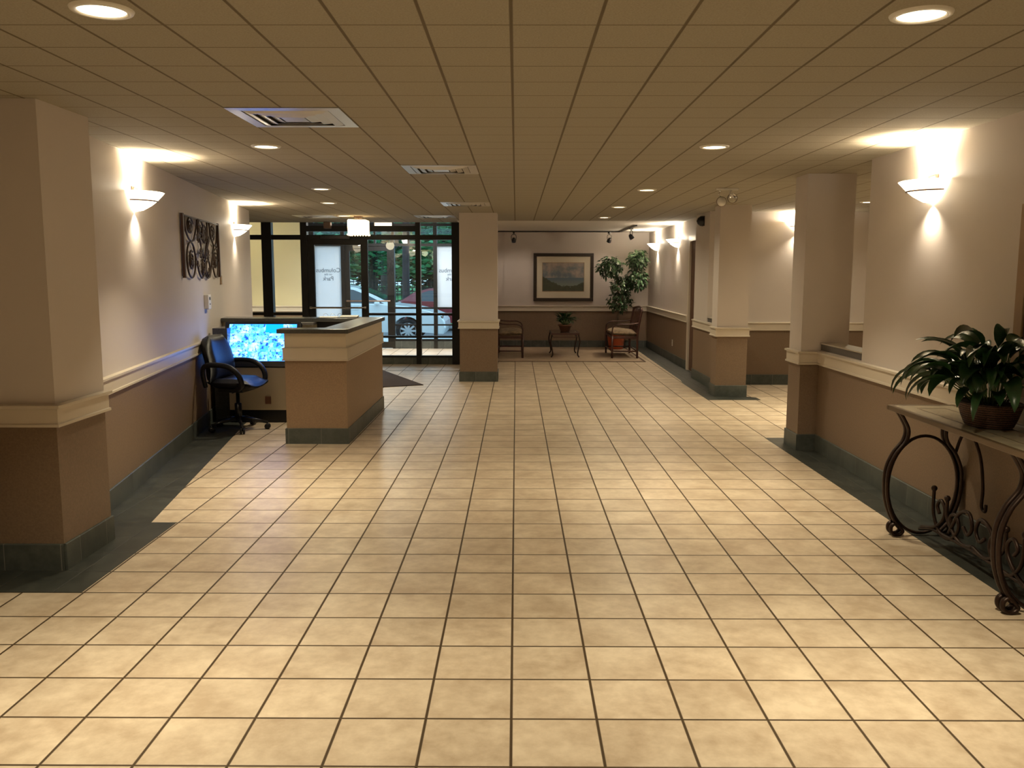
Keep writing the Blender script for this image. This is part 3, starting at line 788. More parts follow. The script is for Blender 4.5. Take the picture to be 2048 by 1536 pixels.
bm = bm_(); add_box(bm, -3.20, -3.045, 9.14, 9.91, 0.0, 1.0); obj('side_panel', bm, M['laminate'], dk)
box('inner_shade', (-1.778, -1.761, 8.17, 9.90, 0.0, 1.028), M['blackp'], dk)  # thin black sheets painting the shade inside the desk
box('inner_shade', (-2.268, -1.779, 9.905, 9.919, 0.586, 1.028), M['blackp'], dk)
gr = box('power_outlet', (-2.66, -2.60, 9.112, 9.12, 0.20, 0.28), M['clay'], dk)

tv = thing('security_monitor', 'large monitor leaning back under the counter, showing a grid of camera views', 'monitor', (-3.06, 9.14, 0.655))
TILT = Matrix.Rotation(-math.radians(20), 4, 'X')
def tvp(name, b, m, bevel=0.0, parent=tv):
    bm = bm_(); add_box(bm, *b); bmesh.ops.transform(bm, matrix=TILT, verts=bm.verts); return obj(name, bm, m, parent, bevel=bevel)
tvp('housing', (-0.045, 0.765, 0.004, 0.06, -0.065, 0.43), M['blackp'], 0.006)
s_ = box('screen', (0, 0.72, -0.001, 0.004, 0, 0.405), M['screen'], tv); s_.matrix_local = TILT
tvp('bezel', (-0.045, 0.765, -0.006, 0.004, -0.065, -0.002), M['blackp'], 0.003)
tvp('bezel', (-0.045, -0.001, -0.006, 0.004, -0.002, 0.43), M['blackp'], 0.003)
tvp('bezel', (0.721, 0.765, -0.006, 0.004, -0.002, 0.43), M['blackp'], 0.003)
tvp('bezel', (-0.001, 0.721, -0.006, 0.004, 0.406, 0.43), M['blackp'], 0.003)
bm = bm_(); add_box(bm, 0.2, 0.5, 0.08, 0.36, -0.069, -0.05); add_box(bm, 0.32, 0.38, 0.12, 0.2, -0.06, 0.2); obj('stand', bm, M['blackp'], tv)

bd = thing('ring_binder', 'open ring binder with white pages on the far desk counter', 'binder', (-2.02, 10.02, 1.071), 0.1)
bm = bm_(); add_box(bm, -0.26, 0.22, -0.12, 0.12, 0.0, 0.005); obj('cover', bm, M['blackp'], bd)
bm = bm_(); add_box(bm, 0.0, 0.20, -0.11, 0.11, 0.005, 0.022); obj('pages', bm, M['paper'], bd, bevel=0.004)
bm = bm_(); add_box(bm, -0.24, -0.03, -0.10, 0.10, 0.005, 0.009); obj('pages', bm, M['paper'], bd)
for x in (-0.17, -0.09, -0.01):
    bm = bm_(); add_tube(bm, [(x+0.028*math.cos(a), 0, 0.012+0.034*math.sin(a)) for a in [PI*k/10 for k in range(11)]], 0.0018, 6); obj('ring', bm, M['chrome'], bd, True)

# office chair: local +X is its front
ch = thing('office_chair', 'black leather office chair on castors, backed against the left wall', 'chair', (-2.815, 8.70, 0.0), math.radians(-8))
bm = bm_()
def cushion(bm, nx, ny, fn):
    V = [[bm.verts.new(fn(i/nx, j/ny, 1)) for j in range(ny+1)] for i in range(nx+1)]
    W = [[bm.verts.new(fn(i/nx, j/ny, -1)) for j in range(ny+1)] for i in range(nx+1)]
    for i in range(nx):
        for j in range(ny):
            bm.faces.new((V[i][j], V[i+1][j], V[i+1][j+1], V[i][j+1])); bm.faces.new((W[i][j], W[i][j+1], W[i+1][j+1], W[i+1][j]))
    for i in range(nx):
        bm.faces.new((V[i][0], W[i][0], W[i+1][0], V[i+1][0])); bm.faces.new((V[i][ny], V[i+1][ny], W[i+1][ny], W[i][ny]))
    for j in range(ny):
        bm.faces.new((V[0][j], V[0][j+1], W[0][j+1], W[0][j])); bm.faces.new((V[nx][j], W[nx][j], W[nx][j+1], V[nx][j+1]))
def edge(u, p=3): return (max(0.0, 1 - abs(2*u-1)**p))
def seat_fn(u, v, s):
    t = (edge(u, 4)*edge(v, 4))**0.5
    x = -0.22 + 0.455*u; wdt = 0.245*(0.86 + 0.14*math.sin(PI*min(1, u*1.1)))
    y = (2*v-1)*wdt
    z = 0.472 + s*0.058*t + (0.03*abs(2*v-1)**2 - 0.045*max(0, u-0.75)*3*(1 if s > 0 else 0.4))
    return Vector((x, y, z))
cushion(bm, 12, 12, seat_fn); obj('seat', bm, M['leather'], ch, True)
bm = bm_()
def back_fn(u, v, s):
    t = (edge(u, 5)*edge(v, 5))**0.5
    z = 0.50 + 0.46*u; wdt = 0.245*(1 - 0.42*max(0, (u-0.6)/0.4)**2.4)
    y = (2*v-1)*wdt
    x = -0.215 - 0.035*u + 0.05*(abs(2*v-1)**2) + s*0.07*t + 0.02*math.sin(u*PI*1.6)
    return Vector((x, y, z))
cushion(bm, 14, 12, back_fn); obj('backrest', bm, M['leather'], ch, True)
for s in (-1, 1):
    bm = bm_(); add_tube(bm, spline([(-0.21, s*0.25, 0.46), (-0.225, s*0.272, 0.60), (-0.19, s*0.282, 0.672), (-0.07, s*0.29, 0.685), (0.06, s*0.29, 0.665), (0.15, s*0.285, 0.59), (0.175, s*0.27, 0.49), (0.12, s*0.24, 0.44)], 6), 0.027, 10, flat=0.8); obj('armrest', bm, M['leather'], ch, True)
bm = bm_(); add_box(bm, -0.14, 0.12, -0.14, 0.14, 0.395, 0.435); add_tube(bm, [(0.05, 0, 0.41), (0.05, -0.22, 0.405)], 0.008, 6); obj('tilt_mechanism', bm, M['blackp'], ch, bevel=0.01)
bm = bm_(); add_lathe(bm, [(0.0, 0.10), (0.035, 0.10), (0.035, 0.27), (0.018, 0.275), (0.018, 0.40), (0.0, 0.40)], 16); obj('gas_lift', bm, M['blackp'], ch, True)
for k in range(5):
    a = math.radians(72*k + 14)
    c, s = math.cos(a), math.sin(a)
    bm = bm_(); add_tube(bm, [(0.02*c, 0.02*s, 0.115), (0.16*c, 0.16*s, 0.10), (0.285*c, 0.285*s, 0.07)], 0.022, 8, r2=0.013); lg = obj('base_leg', bm, M['blackp'], ch, True)
    bm = bm_()
    for o2 in (-0.014, 0.014):
        mt = Matrix.Translation((0.285*c - s*o2, 0.285*s + c*o2, 0.030)) @ Matrix.Rotation(a, 4, 'Z') @ Matrix.Rotation(PI/2, 4, 'X')
        rr = add_lathe(bm, [(0.001, -0.009), (0.029, -0.009), (0.029, 0.009), (0.001, 0.009)], 16, mtx=mt)
    add_tube(bm, [(0.285*c, 0.285*s, 0.03), (0.285*c, 0.285*s, 0.075)], 0.007, 6)
    obj('caster', bm, M['blackp'], lg, True)

# ================================================================== LEFT WALL ITEMS
def on_left(y, z): return (lw(y), y, z)
art = thing('iron_wall_art', 'brown wrought iron scrollwork panel hung on the left wall', 'wall art', (lw(8.06)+0.004, 8.06, 1.533), PI/2 + aL)
# local X runs along the wall away from the camera, local -Y leaves the wall
AW, AH = 1.75, 0.58
def apt(u, v, d=0.02): return (u*AW, -d, v*AH)
for u in (0.0, 1.0):
    bm = bm_(); add_box(bm, u*AW-0.022, u*AW+0.022, -0.028, -0.004, 0, AH+0.01); obj('end_bar', bm, M['artbar'], art)
bm = bm_(); add_box(bm, 0.03, AW-0.03, -0.026, -0.014, AH-0.012, AH); obj('top_bar', bm, M['artiron'], art)
def oval(cu, cv, ru, rv, turns=1.0, r=0.009, shrink=0.0, a0=0.0):
    n = int(28*turns)
    return [apt(cu + ru*(1-shrink*k/n)*math.cos(a0+2*PI*turns*k/n), cv + rv*(1-shrink*k/n)*math.sin(a0+2*PI*turns*k/n)) for k in range(n+1)]
bm = bm_()
for cu, cv, ru, rv, tn, sh, a0 in ((0.17, 0.84, 0.075, 0.15, 1.9, 0.75, 0.3), (0.80, 0.82, 0.075, 0.18, 1.9, 0.75, 2.6), (0.17, 0.29, 0.11, 0.29, 1.0, 0, 0), (0.87, 0.30, 0.09, 0.30, 1.0, 0, 0),
                                   (0.18, 0.28, 0.055, 0.17, 1.6, 0.6, 1), (0.86, 0.30, 0.05, 0.16, 1.6, 0.6, 1), (0.44, 0.80, 0.09, 0.20, 1.8, 0.8, 0), (0.55, 0.78, 0.075, 0.20, 1.8, 0.8, 3), (0.62, 0.16, 0.085, 0.2, 1.7, 0.6, 2), (0.50, 0.16, 0.06, 0.18, 1.7, 0.6, 0)):
    add_tube(bm, oval(cu, cv, ru, rv, tn, shrink=sh, a0=a0), 0.009, 6)
for pts in ([(0.03, 0.98), (0.05, 0.78), (0.14, 0.62), (0.24, 0.62), (0.33, 0.85), (0.36, 0.99)], [(0.36, 0.99), (0.40, 0.7), (0.47, 0.45), (0.55, 0.22), (0.56, 0.02)],
            [(0.64, 0.99), (0.63, 0.7), (0.58, 0.5), (0.55, 0.3)], [(0.70, 0.98), (0.75, 0.75), (0.82, 0.6), (0.90, 0.62), (0.95, 0.85), (0.97, 0.98)],
            [(0.24, 0.5), (0.30, 0.30), (0.38, 0.05), (0.46, 0.0), (0.52, 0.2)], [(0.93, 0.55), (0.80, 0.45), (0.73, 0.2), (0.66, 0.0), (0.58, 0.1)]):
    add_tube(bm, spline([apt(*p) for p in pts], 7), 0.009, 6)
obj('scrollwork', bm, M['artiron'], art, True)
bm = bm_()
for cu, cv, n, rr in ((0.50, 0.72, 15, 0.07), (0.17, 0.80, 5, 0.03), (0.82, 0.76, 6, 0.03), (0.19, 0.27, 6, 0.035), (0.86, 0.28, 6, 0.035), (0.42, 0.42, 8, 0.05), (0.62, 0.40, 9, 0.05), (0.52, 0.14, 8, 0.04), (0.35, 0.68, 5, 0.03), (0.38, 0.90, 4, 0.03), (0.76, 0.2, 4, 0.03), (0.33, 0.2, 4, 0.03)):
    for k in range(n):
        a = 2*PI*k/n; q = rr*(0.4+0.6*random.random())
        c = Vector(apt(cu, cv, 0.026)) + Vector((q*math.cos(a)*1.3, 0, q*math.sin(a)))
        m4 = Matrix.Translation(c) @ Matrix.Rotation(-a, 4, 'Y') @ Matrix.Diagonal((0.032, 0.007, 0.014, 1))
        bmesh.ops.create_uvsphere(bm, u_segments=8, v_segments=5, radius=1, matrix=m4)
for k in range(12):
    t = k/11
    c = Vector(apt(0.53+0.13*t, 0.36+0.34*t, 0.028)); m4 = Matrix.Translation(c) @ Matrix.Rotation(0.6, 4, 'Y') @ Matrix.Diagonal((0.045, 0.006, 0.009, 1))
    bmesh.ops.create_uvsphere(bm, u_segments=8, v_segments=5, radius=1, matrix=m4)
obj('iron_leaves', bm, M['artiron'], art, True)

ph = thing('wall_intercom', 'small cream intercom box on the left wall above the office chair', 'intercom', (lw(9.05)+0.001, 9.05, 1.28), PI/2+aL)
bm = bm_(); add_box(bm, -0.07, 0.07, -0.045, 0, -0.075, 0.075); obj('case', bm, M['white'], ph, bevel=0.006)
bm = bm_(); add_box(bm, -0.03, 0.03, -0.048, -0.044, 0.02, 0.05); obj('display', bm, M['blackp'], ph)
bm = bm_(); add_box(bm, -0.008, 0.008, -0.049, -0.044, -0.03, -0.015); obj('button', bm, M['blackp'], ph)
tw = thing('wall_switch', 'tiny tan switch plate on the left wall just right of the iron art', 'switch', (lw(9.95)+0.001, 9.95, 1.50), PI/2+aL)
bm = bm_(); add_box(bm, -0.035, 0.035, -0.012, 0, -0.05, 0.05); obj('plate', bm, M['goldtrim'], tw, bevel=0.003)
bm = bm_(); add_box(bm, -0.008, 0.008, -0.02, -0.012, -0.012, 0.012); obj('toggle', bm, M['white'], tw)
ol = thing('wall_outlet', 'white socket plate low on the alcove right wall', 'socket', (2.829, 15.7, 0.34))
bm = bm_(); add_box(bm, -0.006, 0.0, -0.035, 0.035, -0.057, 0.057); obj('plate', bm, M['white'], ol, bevel=0.002)
for z_ in (0.026, -0.026):
    bm = bm_(); add_box(bm, -0.009, -0.005, -0.016, 0.016, z_-0.014, z_+0.014); obj('socket', bm, M['trim'], ol)

# entrance mat, laid askew
bm = bm_(); add_box(bm, 0, 2.6, 0, 1.25, 0, 0.009)
mo = obj('entrance_mat', bm, M['mat'], bevel=0.003); mo.location = (-1.315, 12.25, 0.0015); mo.rotation_euler = (0, 0, math.atan2(1.99, -0.92))
tag(mo, 'dark brown entrance mat laid askew on the tiles behind the desk', 'mat')

# ================================================================== CONSOLE TABLE AND PLANT
tb = thing('console_table', 'wrought iron console table with oval scroll ends against the right wall', 'table', (0, 0, 0))
TX0, TX1, TY0, TY1 = 2.255, 2.665, 3.72, 5.235
def loop_frame(bm, x0, x1, y0, y1, w, z0, z1):
    add_box(bm, x0, x1, y0, y0+w, z0, z1); add_box(bm, x0, x1, y1-w, y1, z0, z1)
    add_box(bm, x0, x0+w, y0+w, y1-w, z0, z1); add_box(bm, x1-w, x1, y0+w, y1-w, z0, z1)
bm = bm_(); loop_frame(bm, TX0, TX1, TY0, TY1, 0.028, 0.762, 0.792); obj('top_rim', bm, M['bronzeedge'], tb, bevel=0.004)
bm = bm_(); add_box(bm, TX0+0.028, TX1-0.028, TY0+0.028, TY1-0.028, 0.772, 0.790); obj('table_top', bm, M['stone'], tb)
bm = bm_(); loop_frame(bm, TX0+0.12, TX1-0.12, TY0+0.14, TY1-0.14, 0.006, 0.789, 0.7908); obj('inlay', bm, M['bronzeedge'], tb)
XC = 0.5*(TX0+TX1)
for yy in (5.15, 3.93):
    for s in (1, -1):
        bm = bm_()
        f = lambda x: XC - s*(XC - x)
        leg = [(x+0.012, z) for x, z in ((2.275, 0.765), (2.305, 0.72), (2.335, 0.655), (2.325, 0.585), (2.265, 0.50), (2.228, 0.39), (2.232, 0.24), (2.270, 0.12), (2.318, 0.055), (2.335, 0.032), (2.318, 0.012), (2.290, 0.010), (2.266, 0.03), (2.266, 0.062), (2.288, 0.078), (2.305, 0.062))]
        for dy in (-0.022, 0.022):
            add_tube(bm, spline([(f(x), yy+dy, z) for x, z in leg], 6), 0.0105, 8, flat=1.5, flat_axis=(0, 1, 0))
        obj('leg', bm, M['iron'], tb, True)
    bm = bm_(); add_tube(bm, [(XC+0.208*math.cos(a), yy, 0.315+0.300*math.sin(a)) for a in [2*PI*k/48 for k in range(48)]], 0.0095, 8, flat=1.4, flat_axis=(0, 1, 0), closed=True)
    obj('oval_ring', bm, M['iron'], tb, True)
    sgn = -1 if yy > 4.5 else 1
    bm = bm_(); add_tube(bm, spline([(2.645, yy-0.0*sgn, 0.50), (2.645, yy+sgn*0.07, 0.63), (2.645, yy+sgn*0.17, 0.655), (2.645, yy+sgn*0.28, 0.55), (2.645, yy+sgn*0.33, 0.38), (2.645, yy+sgn*0.33, 0.27), (2.645, yy+sgn*0.37, 0.25), (2.645, yy+sgn*0.375, 0.29)], 7), 0.0095, 8); obj('side_scroll', bm, M['iron'], tb, True)
# scrolled stretcher between the two ends
bm = bm_()
for s in (1, -1):
    def g(y): return 4.54 + s*(y - 4.54)
    for pts in ([(5.13, 0.06), (4.98, 0.10), (4.88, 0.17), (4.86, 0.24), (4.91, 0.28), (4.95, 0.24), (4.92, 0.20)],
                [(5.0, 0.32), (4.99, 0.18), (4.90, 0.09), (4.78, 0.09), (4.70, 0.17), (4.73, 0.24), (4.79, 0.22), (4.78, 0.17)],
                [(4.80, 0.12), (4.70, 0.26), (4.60, 0.29), (4.56, 0.22), (4.60, 0.17), (4.65, 0.20)],
                [(4.84, 0.30), (4.83, 0.20), (4.76, 0.14), (4.66, 0.10), (4.54, 0.12)]):
        add_tube(bm, spline([(XC, g(y), z) for y, z in pts], 6), 0.0105, 8)
    add_sphere(bm, (XC, g(4.84), 0.31), 0.018, 10, 8); add_sphere(bm, (XC, g(5.0), 0.33), 0.018, 10, 8)
add_tube(bm, [(XC, 5.15, 0.04), (XC, 5.0, 0.085), (XC, 4.54, 0.10), (XC, 4.08, 0.085), (XC, 3.93, 0.04)], 0.010, 8)
obj('stretcher', bm, M['iron'], tb, True)

def add_leaf(bm, base, d, length, width, droop, up=0.6, n=9, fold=0.25, roll=0.0):
    """arching blade from base heading along unit xy direction d"""
    side = Vector((-d.y, d.x, 0))
    pts = []
    p = Vector(base); ang = up
    for k in range(n+1):
        pts.append((p.copy(), ang))
        st = length/n
        p = p + Vector((d.x*math.cos(ang), d.y*math.cos(ang), math.sin(ang))) * st
        ang -= droop/n
    rows = []
    for k, (c, a) in enumerate(pts):
        t = k/n
        ww = width*(math.sin(PI*min(1, t**0.75))**0.8 if 0 < t < 1 else 0.02)
        nrm = Vector((-d.x*math.sin(a), -d.y*math.sin(a), math.cos(a)))
        sd = (side*math.cos(roll) + nrm*math.sin(roll))
        rows.append([bm.verts.new(c - sd*ww*0.5 + nrm*ww*fold), bm.verts.new(c), bm.verts.new(c + sd*ww*0.5 + nrm*ww*fold)])
    for k in range(n):
        for j in range(2): bm.faces.new((rows[k][j], rows[k][j+1], rows[k+1][j+1], rows[k+1][j]))

pl = thing('potted_plant', 'broad leaved peace lily in a wicker basket on the console table', 'plant', (2.475, 4.50, 0.7925))
bm = bm_()
prof = [(0.0, 0.0), (0.105, 0.0), (0.112, 0.008), (0.128, 0.05), (0.142, 0.10), (0.152, 0.122), (0.146, 0.126), (0.134, 0.115), (0.0, 0.112)]
add_lathe(bm, prof, 32, mtx=Matrix.Diagonal((1.0, 1.25, 1, 1))); obj('basket', bm, M['wicker'], pl, True)
bm = bm_(); r_ = add_lathe(bm, [(0.132, 0.116), (0.06, 0.122), (0.01, 0.124)], 24, mtx=Matrix.Diagonal((1.0, 1.25, 1, 1))); bm.faces.new(r_[-1]); obj('soil', bm, M['soil'], pl, True)
bl, bs = bm_(), bm_()
rnd = random.Random(11)
for k in range(105):
    a = 2*PI*rnd.random()
    ring_ = rnd.random()
    d = Vector((math.cos(a), math.sin(a), 0))
    r0 = 0.02 + 0.07*rnd.random()
    base = Vector((d.x*r0, d.y*r0*1.2, 0.115))
    up = 1.45 - 0.95*ring_ + 0.1*rnd.random()
    sl = 0.10 + 0.20*rnd.random()*(1.1-0.4*ring_)
    p1 = base + Vector((d.x*math.cos(up), d.y*math.cos(up), math.sin(up)))*sl
    # keep clear of the wall on the +X side
    L_ = 0.17 + 0.14*rnd.random()
    if d.x > 0.0: L_ *= (1 - 0.55*d.x); 
    if d.x > 0.3 and ring_ > 0.5: continue
    add_tube(bs, [base, base.lerp(p1, 0.5)+Vector((0, 0, 0.008)), p1], 0.0025, 5)
    add_leaf(bl, p1, d, L_, 0.058 + 0.03*rnd.random(), 1.2 + 1.1*rnd.random(), up*0.75, roll=rnd.uniform(-0.5, 0.5))
for v in bl.verts:
    if v.co.x > 0.205: v.co.x = 0.205 - 0.02*rnd.random()
    if v.co.z < 0.004: v.co.z = 0.004
obj('stems', bs, M['stem'], pl, True); obj('foliage', bl, M['leaf'], pl, True)

# ================================================================== ALCOVE
bm = bm_(); add_box(bm, -0.78, 2.32, 15.62, 18.66, 0.0, 0.008); rg = obj('area_rug', bm, M['rug'])
tag(rg, 'beige area rug with dark binding on the alcove floor', 'rug'); rg['category'] = 'rug'
bm = bm_(); loop_frame(bm, -0.80, 2.34, 15.59, 18.68, 0.035, 0.0, 0.010); obj('binding', bm, M['rugedge'], rg)

pc = thing('framed_picture', 'landscape picture in a dark frame with cream mat on the alcove wall', 'picture', (0.372, 18.745, 0.99))
PW, PH = 1.281, 1.017
bm = bm_()
for b in ((0, PW, -0.045, 0, 0, 0.068), (0, PW, -0.045, 0, PH-0.068, PH), (0, 0.068, -0.045, 0, 0.068, PH-0.068), (PW-0.068, PW, -0.045, 0, 0.068, PH-0.068)): add_box(bm, *b)
obj('frame', bm, M['frame'], pc, bevel=0.006)
box('mat_board', (0.06, PW-0.06, -0.028, -0.01, 0.06, PH-0.06), M['matboard'], pc)
bm = bm_(); add_box(bm, 0, 0.88, -0.003, 0, 0, 0.60); pt = obj('print', bm, M['painting'], pc); pt.location = (0.195, -0.0285, 0.215)
bm = bm_(); loop_frame(bm, 0.185, 1.085, 0.205, 0.825, 0.010, 0, 0.003); bmesh.ops.transform(bm, matrix=Matrix.Rotation(PI/2, 4, 'X'), verts=bm.verts)
fi = obj('gold_fillet', bm, M['goldtrim'], pc); fi.location = (0, -0.029, 0)

et = thing('end_table', 'small dark table with curved legs between the two alcove chairs', 'table', (0.925, 16.73, 0.009))
bm = bm_(); add_box(bm, -0.255, 0.255, -0.46, 0.46, 0.447, 0.462); obj('table_top', bm, M['glasstop'], et, bevel=0.004)
bm = bm_(); loop_frame(bm, -0.262, 0.262, -0.467, 0.467, 0.014, 0.430, 0.464); loop_frame(bm, -0.235, 0.235, -0.43, 0.43, 0.01, 0.375, 0.385); obj('rim', bm, M['wood'], et)
for sx in (-1, 1):
    for sy in (-1, 1):
        bm = bm_(); add_tube(bm, spline([(sx*0.245, sy*0.445, 0.44), (sx*0.262, sy*0.455, 0.37), (sx*0.272, sy*0.46, 0.28), (sx*0.245, sy*0.445, 0.15), (sx*0.235, sy*0.44, 0.06), (sx*0.262, sy*0.455, 0.009)], 6), 0.013, 8)
        obj('leg', bm, M['iron'], et, True)
def small_plant(name, label, loc, potm, seed, n, h):
    t = thing(name, label, 'plant', loc)
    bm = bm_(); add_lathe(bm, [(0.0, 0.0), (0.085, 0.0), (0.12, 0.11), (0.138, 0.112), (0.138, 0.135), (0.125, 0.135), (0.118, 0.118), (0.0, 0.115)], 24); obj('pot', bm, potm, t, True)
    r = random.Random(seed); bl, bs = bm_(), bm_()
    for k in range(n):
        a = 2*PI*r.random(); d = Vector((math.cos(a), math.sin(a), 0)); up = 0.5 + 0.95*r.random()
        b0 = Vector((d.x*0.03, d.y*0.03, 0.115)); p1 = b0 + Vector((d.x*math.cos(up), d.y*math.cos(up), math.sin(up)))*h*r.uniform(0.3, 0.75)
        add_tube(bs, [b0, p1], 0.003, 4); add_leaf(bl, p1, d, h*r.uniform(0.45, 0.8), 0.04, 1.5*r.random()+0.5, up, n=6, roll=r.uniform(-.5, .5))
    obj('stems', bs, M['stem'], t, True); obj('foliage', bl, M['leaf'], t, True)
    return t
small_plant('potted_plant', 'small leafy plant in a brown clay pot on the alcove end table', (0.94, 16.70, 0.474), M['clay'], 3, 60, 0.24)

# armchair: local -X is its front
ac = thing('armchair', 'dark framed armchair with olive cushion at the right of the alcove', 'chair', (2.03, 16.75, 0.009), 0, 'pair of alcove armchairs')
HX, HY = 0.235, 0.555
for sx in (-1, 1):
    for sy in (-1, 1):
        bm = bm_()
        if sx < 0: add_tube(bm, [(sx*HX, sy*HY, 0), (sx*HX, sy*HY, 0.42)], 0.021, 8)
        else: add_tube(bm, spline([(sx*HX, sy*HY, 0), (sx*HX, sy*HY, 0.40), (sx*HX+0.02, sy*HY, 0.6), (sx*HX+0.075, sy*HY, 0.90)], 5), 0.021, 8)
        obj('leg', bm, M['wood'], ac, True)
for y_ in (-HY, HY):
    bm = bm_(); add_tube(bm, [(-HX, y_, 0.13), (HX, y_, 0.13)], 0.013, 8); obj('stretcher', bm, M['wood'], ac, True)
for x_ in (-HX, HX):
    bm = bm_(); add_tube(bm, [(x_, -HY, 0.13), (x_, HY, 0.13)], 0.013, 8); obj('stretcher', bm, M['wood'], ac, True)
bm = bm_(); loop_frame(bm, -HX-0.01, HX+0.01, -HY-0.01, HY+0.01, 0.035, 0.365, 0.41); obj('seat_rail', bm, M['wood'], ac, bevel=0.005)
bm = bm_()
cushion(bm, 10, 16, lambda u, v, s: Vector(((2*u-1)*0.255*(0.93+0.07*edge(v)), (2*v-1)*0.575*(0.95+0.05*edge(u)), 0.455 + s*0.055*(edge(u, 3)*edge(v, 6))**0.5 + 0.01*math.sin(v*9)*math.sin(u*5))))
obj('cushion', bm, M['cushion'], ac, True)
bm = bm_(); add_tube(bm, spline([(HX+0.07, -HY, 0.895), (HX+0.10, -HY*0.5, 0.925), (HX+0.11, 0, 0.935), (HX+0.10, HY*0.5, 0.925), (HX+0.07, HY, 0.895)], 6), 0.022, 8)
add_tube(bm, spline([(HX+0.015, -HY, 0.60), (HX+0.03, 0, 0.615), (HX+0.015, HY, 0.60)], 6), 0.013, 8); obj('back_rail', bm, M['wood'], ac, True)
for k in range(-3, 4):
    y_ = k*0.14; dx = 0.022*(1-(k/4)**2)
    bm = bm_(); add_tube(bm, spline([(HX+0.0, y_, 0.41), (HX+0.012+dx*0.5, y_, 0.6), (HX+0.07+dx, y_, 0.91)], 4), 0.009, 6); obj('spindle', bm, M['wood'], ac, True)
for s in (-1, 1):
    bm = bm_(); add_tube(bm, spline([(HX+0.03, s*HY, 0.66), (HX-0.10, s*(HY+0.015), 0.635), (0.0, s*(HY+0.02), 0.63), (-HX+0.10, s*(HY+0.015), 0.625), (-HX+0.01, s*HY, 0.57), (-HX, s*HY, 0.42)], 6), 0.012, 8); obj('armrest', bm, M['wood'], ac, True)
dup(ac, (-0.11, 16.75, 0.009), PI, 'dark framed armchair mostly hidden behind the centre pillar')

# tall indoor tree in the orange pot
ft = thing('indoor_tree', 'tall weeping fig with ball shaped clusters in an orange pot', 'tree', (2.10, 18.22, 0.0105))
bm = bm_(); add_lathe(bm, [(0.0, 0.0), (0.135, 0.0), (0.15, 0.02), (0.19, 0.30), (0.205, 0.30), (0.208, 0.345), (0.192, 0.345), (0.182, 0.31), (0.0, 0.30)], 28); obj('pot', bm, M['terracotta'], ft, True)
bm = bm_(); add_tube(bm, spline([(0.0, 0, 0.28), (0.03, -0.03, 0.55), (0.02, -0.06, 0.80), (0.10, -0.10, 1.05), (0.20, -0.14, 1.25), (0.30, -0.17, 1.42), (0.40, -0.2, 1.65), (0.45, -0.2, 1.9)], 6), 0.026, 8, r2=0.012)
obj('trunk', bm, M['bark'], ft, True)
bm = bm_(); add_tube(bm, spline([(0.02, -0.05, 0.75), (0.04, -0.12, 1.0), (0.0, -0.2, 1.25), (-0.06, -0.25, 1.5), (-0.12, -0.28, 1.68)], 6), 0.018, 8, r2=0.009); obj('trunk', bm, M['bark'], ft, True)
rnd = random.Random(5)
def cluster(parent, c, rx, ry, rz, n, ls, m):
    bm = bm_()
    for k in range(n):
        while True:
            p = Vector((rnd.uniform(-1, 1), rnd.uniform(-1, 1), rnd.uniform(-1, 1)))
            if 0.35 < p.length < 1: break
        q = Vector(c) + Vector((p.x*rx, p.y*ry, p.z*rz))
        a = math.atan2(p.y, p.x) + rnd.uniform(-0.8, 0.8)
        d = Vector((math.cos(a), math.sin(a), 0))
        add_leaf(bm, q, d, ls*rnd.uniform(0.7, 1.2), ls*0.5, 0.9, rnd.uniform(-1.3, 0.5), n=3, fold=0.12, roll=rnd.uniform(-.7, .7))
    return obj('foliage', bm, m, parent, True)
for c, rx, ry, rz, n in (((-0.19, -0.28, 1.70), 0.25, 0.22, 0.22, 360), ((0.40, -0.22, 1.86), 0.20, 0.22, 0.20, 300), ((0.38, -0.22, 1.47), 0.21, 0.22, 0.22, 300), ((0.06, -0.18, 1.33), 0.21, 0.20, 0.20, 190), ((0.05, -0.16, 1.0), 0.24, 0.22, 0.22, 260)):
    cluster(ft, c, rx, ry, rz, n, 0.10, M['ficus'])

# ================================================================== OUTSIDE
GZ = -0.22
bm = bm_(); add_box(bm, -14, 8, 18.45, 21.6, -0.2, -0.02); tag(obj('sidewalk', bm, M['walk']), 'pale concrete sidewalk outside the glass doors', 'sidewalk')['kind'] = 'structure'
bm = bm_(); add_box(bm, -40, 30, 18.45, 30.4, GZ-0.2, GZ); struct(obj('street', bm, M['asphalt']))
bm = bm_(); add_box(bm, -90, 70, 30.4, 130, GZ-0.2, GZ+0.02); struct(obj('lawn', bm, M['grass']))

